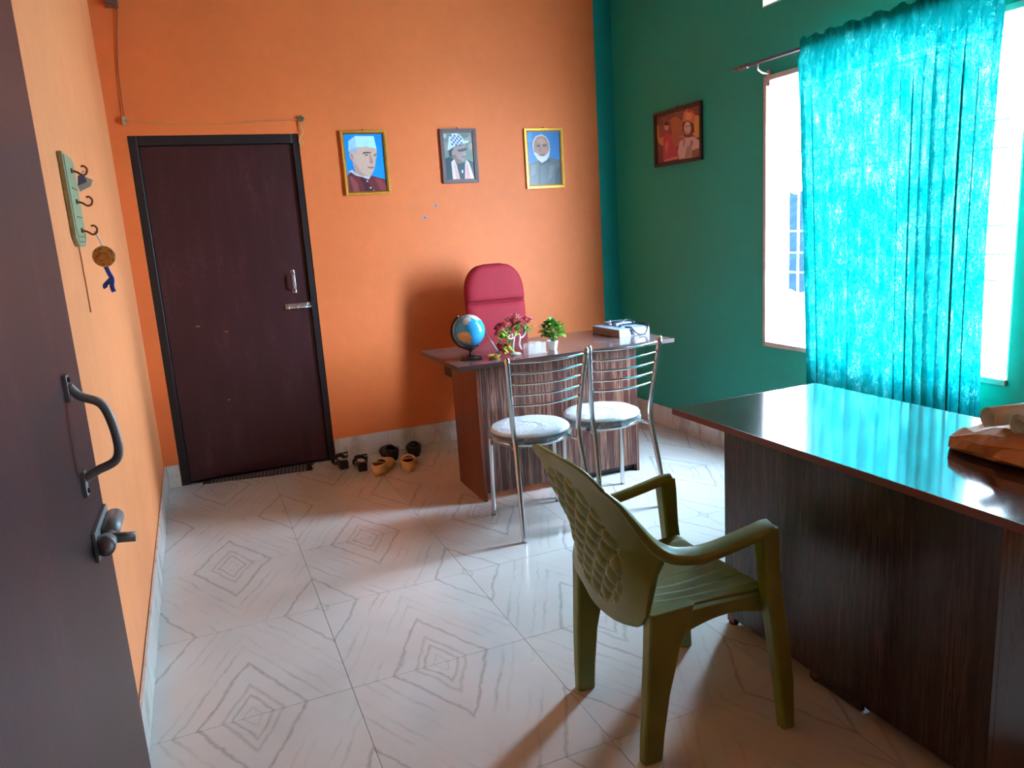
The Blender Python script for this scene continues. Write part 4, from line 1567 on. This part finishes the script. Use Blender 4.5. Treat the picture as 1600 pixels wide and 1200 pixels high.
# potted bush
pt = thing('potted_plant', 'small artificial green bush in a white pot on the striped desk', 'potted plant', (2.118, -1.215, DZ))
pp = []
for k_, (r_, z_) in enumerate(((.022, 0), (.024, .004), (.032, .040), (.035, .052), (.032, .052), (.026, .044), (.0001, .044))):
    pp.append((r_, z_))
MB().lathe(pp, (0, 0, 0), 8, smooth=False).build('pot', M_CERAM, pt)
MB().lathe([(.030, .0445), (.0001, .047)], (0, 0, 0), 10).build('soil', plain('dark_moss', (40, 60, 24), .9), pt)
st_ = MB()
for i in range(10):
    a = i * 2.4
    st_.tube([(0, 0, .045), (.02 * cos(a), .02 * sin(a), .075), (.04 * cos(a), .04 * sin(a), .10 + .02 * sin(i))], .0016, 5)
st_.build('stems', M_LEAFS[1], pt)
rnd = random.Random(5)
for i in range(290):
    a, ph_ = rnd.uniform(0, 2 * pi), math.asin(rnd.uniform(-.35, 1))
    rr = rnd.uniform(.030, .060)
    dv = Vector((cos(a) * cos(ph_), sin(a) * cos(ph_), sin(ph_)))
    base = Vector((.004, 0, .102)) + Vector((dv.x * rr, dv.y * rr, dv.z * rr * 1.05))
    lm = MB()
    leaf_mesh(lm, base, dv + Vector((rnd.uniform(-.6, .6), rnd.uniform(-.6, .6), rnd.uniform(-.3, .6))), rnd.uniform(.020, .032), rnd.uniform(.015, .022), .25)
    lm.build('leaf', M_LEAFS[1] if (dv.x < .2 and rnd.random() < .75) else rnd.choice(M_LEAFS), pt, fixn=False)

# carton with cloth and cable
M_CARTON = plain('grey_blue_carton', (150, 172, 196), .6, vscale=30)
M_CARTS = plain('brown_carton_side', (146, 132, 122), .7, vscale=30)
cx = thing('instrument_box', 'flat pale blue carton with a white label on the far end of the striped desk', 'box', (2.690, -.955, DZ), rad(3))
bb = MB()
bb.box(-.095, -.165, 0, .120, .135, .046)
cb = bb.build('carton', [M_CARTON], cx, bevel=.002)
MB().box(-.0962, -.163, .002, -.0945, .133, .044).build('side_sleeve', M_CARTS, cb)
MB().box(.012, -.1675, .006, .090, -.1645, .044).build('label', plain('white_label', (236, 238, 240), .5), cb)
MB().box(-.012, -.1680, .006, .010, -.1650, .042).build('dark_strip', plain('dark_print', (60, 70, 84), .5), cb)
ll = MB().box(-.02, -.02, .0465, .115, .125, .064).build('lid_flap', M_CARTON, cx, bevel=.003)
cab = thing('looped_tube', 'black looped rubber tube with metal ends lying on the pale blue carton', 'tube', (2.690, -.955, DZ + .047), rad(3))
M_RUB = plain('black_rubber', (22, 24, 34), .4)
pth = []
for i in range(40):
    a = rad(200) + rad(330) * i / 39
    x_, y_ = .045 + .088 * cos(a), -.110 + .085 * sin(a)
    zz = .008 if y_ > -.172 else .008 - min(.045, (-.172 - y_) * 2.2)
    pth.append((x_, y_, zz))
MB().tube(pth, .0052, 8).build('tube_loop', M_RUB, cab)
MB().tube(catmull([(-.030, .02, .024), (.02, .0, .026), (.06, .01, .030), (.09, .0, .024), (.10, -.03, .012)], 6), .006, 8).build('tube_branch', M_RUB, cab)
for p_, d_ in (((-.045, -.005, .012), (-.06, .005, .018)), ((-.030, .02, .024), (-.040, .03, .036))):
    MB().tube([p_, d_], [.004, .006], 8).build('metal_end', M_STEEL, cab)
MB().lathe([(.018, 0), (.020, .003), (.018, .010), (.008, .013), (.0001, .013)], (.055, .03, .018), 16).build('chest_piece', M_STEEL, cab)

# ------------------------------------------------------------------ things on the near desk


def kraft():
    k = NT('brown_kraft_paper')
    p = k.coord()
    k.link(k.ramp(k.noise(p, 14, 5), [(.3, srgb(186, 124, 78)), (.7, srgb(212, 152, 104))]), k.bsdf.inputs['Base Color'])
    k.bsdf.inputs['Roughness'].default_value = .7
    k.bump(k.noise(p, 26, 4), .5, .006)
    return k.m


M_KRAFT = kraft()
bag = thing('paper_bag', 'crumpled brown paper bag lying on the near glossy desk', 'paper bag', (2.16, -3.57, DZ))
rnd = random.Random(3)
# sections across the bag from its flattened tip (local -y runs along the bag)
prof_x = [(0, .05), (.03, .012), (.09, -.004), (.17, -.012), (.30, -.004), (.50, .0)]
prof_w = [(0, .07), (.03, .15), (.09, .24), (.17, .28), (.50, .30)]
prof_h = [(0, .030), (.03, .058), (.09, .074), (.17, .080), (.25, .072), (.34, .080), (.50, .072)]
rings = []
NSEC, NRING = 18, 16
for i in range(NSEC + 1):
    d_ = .50 * i / NSEC
    xa, ww, zt = lerp_table(prof_x, d_), lerp_table(prof_w, d_), lerp_table(prof_h, d_)
    ring_ = []
    for k_ in range(NRING):
        a_ = 2 * pi * (k_ + .5) / NRING
        ca, sa = cos(a_), sin(a_)
        x_ = xa + ww / 2 - ww / 2 * math.copysign(abs(ca) ** .55, ca)
        z_ = zt / 2 + zt / 2 * math.copysign(abs(sa) ** .6, sa)
        cr = .007 * sin(37 * d_ + 3.1 * k_) + rnd.uniform(-.004, .004)
        if sa > -.2:
            x_ += cr if abs(ca) > .5 else 0
            z_ += cr if sa > .3 else 0
        ring_.append((x_, -d_ + (rnd.uniform(-.006, .006) if 0 < i < NSEC else 0), max(.001, z_)))
    rings.append(ring_)
bgm = MB().hull(rings, smooth=False).build('bag_body', M_KRAFT, bag)


def paper_roll(label, p0, p1, r, col):
    p0, p1 = Vector(p0), Vector(p1)
    t = thing('paper_roll', label, 'paper roll', p0 - Vector((0, 0, r)), 0, 'rolled papers on the bag')
    d = (p1 - p0).normalized()
    s = d.cross(Vector((0, 0, 1))).normalized()
    n = s.cross(d)
    m = MB()
    turns, N = 2.6, 84
    vs_ = []
    for k_ in (0, 1):
        for i in range(N + 1):
            a = 2 * pi * turns * i / N + .6
            rr = r * (.52 + .48 * i / N)
            q = (p0 if k_ == 0 else p1) + s * (rr * cos(a)) + n * (rr * sin(a)) - p0 + Vector((0, 0, r))
            vs_.append(tuple(q))
    m.add(vs_, [(i, i + 1, N + 1 + i + 1, N + 1 + i) for i in range(N)], True)
    m.build('sheet', plain('paper_' + col, (226, 234, 228) if col == 'white' else (214, 226, 220), .6), t, solid=.0012, fixn=False)
    return t


paper_roll('rolled white paper lying farther back on the brown paper bag', (2.178, -3.703, DZ + .119), (2.50, -3.765, DZ + .117), .029, 'white')
paper_roll('rolled white paper lying nearer the front on the brown paper bag', (2.186, -3.776, DZ + .115), (2.50, -3.838, DZ + .115), .028, 'grey')
stp = tag(MB().tube(catmull([(2.330, -3.640, DZ + .09), (2.385, -3.618, DZ + .085), (2.455, -3.590, DZ + .075), (2.500, -3.585, DZ + .062), (2.50, -3.66, DZ + .05), (2.48, -3.75, DZ + .03), (2.49, -3.9, DZ + .006)], 6), .0065, 8).build('black_strap', M_RUB), 'black strap looping behind the paper rolls', 'strap')

# ------------------------------------------------------------------ shoes by the door
M_SHOEB = plain('black_shoe', (26, 22, 26), .45)
M_SHOEI = plain('dark_insole', (52, 36, 34), .7)
M_TAN = plain('tan_shoe', (222, 176, 118), .5)
M_TANI = plain('brown_insole', (92, 52, 32), .7)


def sole_outline(Ln, wt, wh, n=28):
    """shoe sole seen from above; heel at y=0, toe at y=Ln"""
    pts = []
    for i in range(n):
        a = 2 * pi * i / n
        y = Ln * (.5 - .5 * cos(a))
        f = y / Ln
        w = lerp_table([(0, wh * .75), (.12, wh), (.45, wh * .86), (.70, wt), (.9, wt * .82), (1, wt * .5)], f) / 2
        x = w * math.copysign(abs(sin(a)) ** .55, sin(a))
        pts.append((x, y))
    return pts


def heel_sandal(label, loc, rz, side):
    t = thing('heeled_sandal', label, 'shoe', loc, rz, 'black block-heel sandals')
    ol = sole_outline(.225, .082, .062)

    def zf(y):
        return .052 * (1 - smooth01((y - .05) / .10)) + .010
    m = MB()
    m.hull([[(x, y, zf(y) - .008) for x, y in ol], [(x, y, zf(y)) for x, y in ol]], smooth=False)
    m.build('sole', M_SHOEB, t)
    m2 = MB()
    m2.hull([[(x * .92, y * .96 + .004, zf(y) + .0005) for x, y in ol], [(x * .92, y * .96 + .004, zf(y) + .002) for x, y in ol]])
    m2.build('insole', plain('pale_insole', (170, 150, 150), .5), t)
    MB().hull([[(-.026, .004, 0), (.026, .004, 0), (.026, .048, 0), (-.026, .048, 0)], [(-.029, .0, .054), (.029, .0, .054), (.030, .058, .054), (-.030, .058, .054)]]).build('heel', M_SHOEB, t, bevel=.004)
    prf_ = rrect(.016, .003, .001, 1)
    for y0, hgt, zz in ((.165, .040, .012), (.130, .048, .018)):
        MB().sweep(catmull([(-.040, y0, zz), (-.034, y0 - .004, zz + hgt * .7), (0, y0 - .008, zz + hgt), (.034, y0 - .004, zz + hgt * .7), (.040, y0, zz)], 5), prf_, up=(0, 1, 0)).build('strap', M_SHOEB, t)
    MB().sweep(catmull([(-.032, .055, .060), (-.036, .04, .090), (-.026, .02, .104), (0, .008, .108), (.026, .02, .104), (.036, .04, .090), (.032, .055, .060)], 5), prf_, up=(0, 0, 1)).build('ankle_strap', M_SHOEB, t)
    MB().sphere((side * .036, .036, .092), .008, 8, 6).build('buckle', M_STEEL, t)
    return t


def clog(label, loc, rz, main, inner, group, Ln, strap, back):
    t = thing('slip_on_shoe', label, 'shoe', loc, rz, group)
    ol = sole_outline(Ln, .104, .084)
    m = MB()
    m.hull([[(x * .94, y, 0) for x, y in ol], [(x * 1.03, y, .010) for x, y in ol], [(x * 1.02, y, .024) for x, y in ol]], smooth=True)
    m.build('sole', main, t)
    MB().hull([[(x * .9, y * .96 + .004, .0242) for x, y in ol], [(x * .9, y * .96 + .004, .026) for x, y in ol]]).build('insole', inner, t)
    # upper: shell from toe to instep
    y_open = Ln * (.42 if not back else .36)

    def up(i, j):
        a = pi * i
        y = y_open + (Ln * .995 - y_open) * j
        f = y / Ln
        w = lerp_table([(0, .064), (.12, .084), (.45, .080), (.70, .104), (.9, .085), (1, .040)], f) / 2
        hgt = lerp_table([(.3, .070), (.45, .066), (.7, .050), (.9, .034), (1, .012)], f)
        return (w * 1.02 * cos(a), y, .018 + hgt * sin(a) ** .8)
    MB().grid(up, 18, 12).build('upper', main, t, solid=.005)
    if back:
        def bk_(i, j):
            a = pi + pi * i
            r_ = .041 + .004 * j
            return (r_ * cos(a) * 1.0, .046 + .046 * sin(a) + .03 * 0, .02 + (.048 + .010 * abs(cos(a))) * j)
        MB().grid(bk_, 18, 4).build('heel_counter', main, t, solid=.005)
        for s in (-1, 1):
            MB().sweep([(s * .043, .046, .046), (s * .042, .07, .050), (s * .041, y_open + .005, .062)], rrect(.005, .034, .002, 1)).build('side_wall', main, t)
    if strap:
        MB().sweep(catmull([(-.046, .085, .030), (-.044, .060, .062), (-.030, .030, .082), (0, .018, .088), (.030, .030, .082), (.044, .060, .062), (.046, .085, .030)], 5), rrect(.016, .004, .0015, 1), up=(0, 0, 1)).build('heel_strap', main, t)
    return t


heel_sandal('black block-heel sandal nearest the maroon door', (1.055, -.262, 0), rad(4), 1)
heel_sandal('black block-heel sandal next to the tan shoes', (1.150, -.375, 0), rad(-4), 1)
clog('left tan slip-on shoe turned askew beside the black sandal', (1.205, -.525, 0), rad(-32), M_TAN, M_TANI, 'tan slip-on shoes', .255, True, True)
clog('right tan slip-on shoe pointing at the skirting', (1.398, -.565, 0), rad(-13), M_TAN, M_TANI, 'tan slip-on shoes', .255, True, True)
clog('left black clog behind the tan shoes against the skirting', (1.385, -.250, 0), rad(4), M_SHOEB, M_SHOEI, 'black clogs', .225, False, True)
clog('right black clog against the skirting behind the straight tan shoe', (1.520, -.262, 0), rad(-12), M_SHOEB, M_SHOEI, 'black clogs', .225, False, True)

# ------------------------------------------------------------------ door mat


def mat_material():
    k = NT('dark_dotted_mat')
    p = k.coord()
    v = k.n('ShaderNodeTexChecker')
    v.inputs['Scale'].default_value = 62
    v.inputs['Color1'].default_value = srgb(24, 20, 24)
    v.inputs['Color2'].default_value = srgb(110, 100, 100)
    k.link(k.mapping(p, (1, 1.6, 1), (0, 0, rad(45))), v.inputs['Vector'])
    k.link(v.outputs['Color'], k.bsdf.inputs['Base Color'])
    k.bsdf.inputs['Roughness'].default_value = .95
    k.bump(v.outputs['Fac'], .6, .004)
    return k.m


dm = thing('door_mat', 'narrow dark woven mat with pale dots and fringed ends at the maroon door', 'mat', (.545, -.055, .0), rad(-9))
mt = MB()


def matp(i, j):
    x = -.30 + .60 * i
    y0, y1 = -.048, .014 + .09 * i
    return (x, y0 + (y1 - y0) * j + .003 * sin(9 * i), .0045 + .0018 * sin(30 * i) * sin(14 * j))


mt.grid(matp, 30, 6)
mt.build('woven_mat', mat_material(), dm, solid=.005)
for s, x0_ in ((-1, -.30), (1, .30)):
    for i in range(9):
        f = i / 8
        yy = -.046 + (.058 if s < 0 else .13) * f
        MB().tube(catmull([(x0_, yy, .005), (x0_ + s * .015, yy + rnd.uniform(-.006, .006), .007), (x0_ + s * rnd.uniform(.026, .042), yy + rnd.uniform(-.012, .012), .004)], 3), .0032, 5).build('tassel', plain('black_tassel', (24, 20, 24), .95), dm)
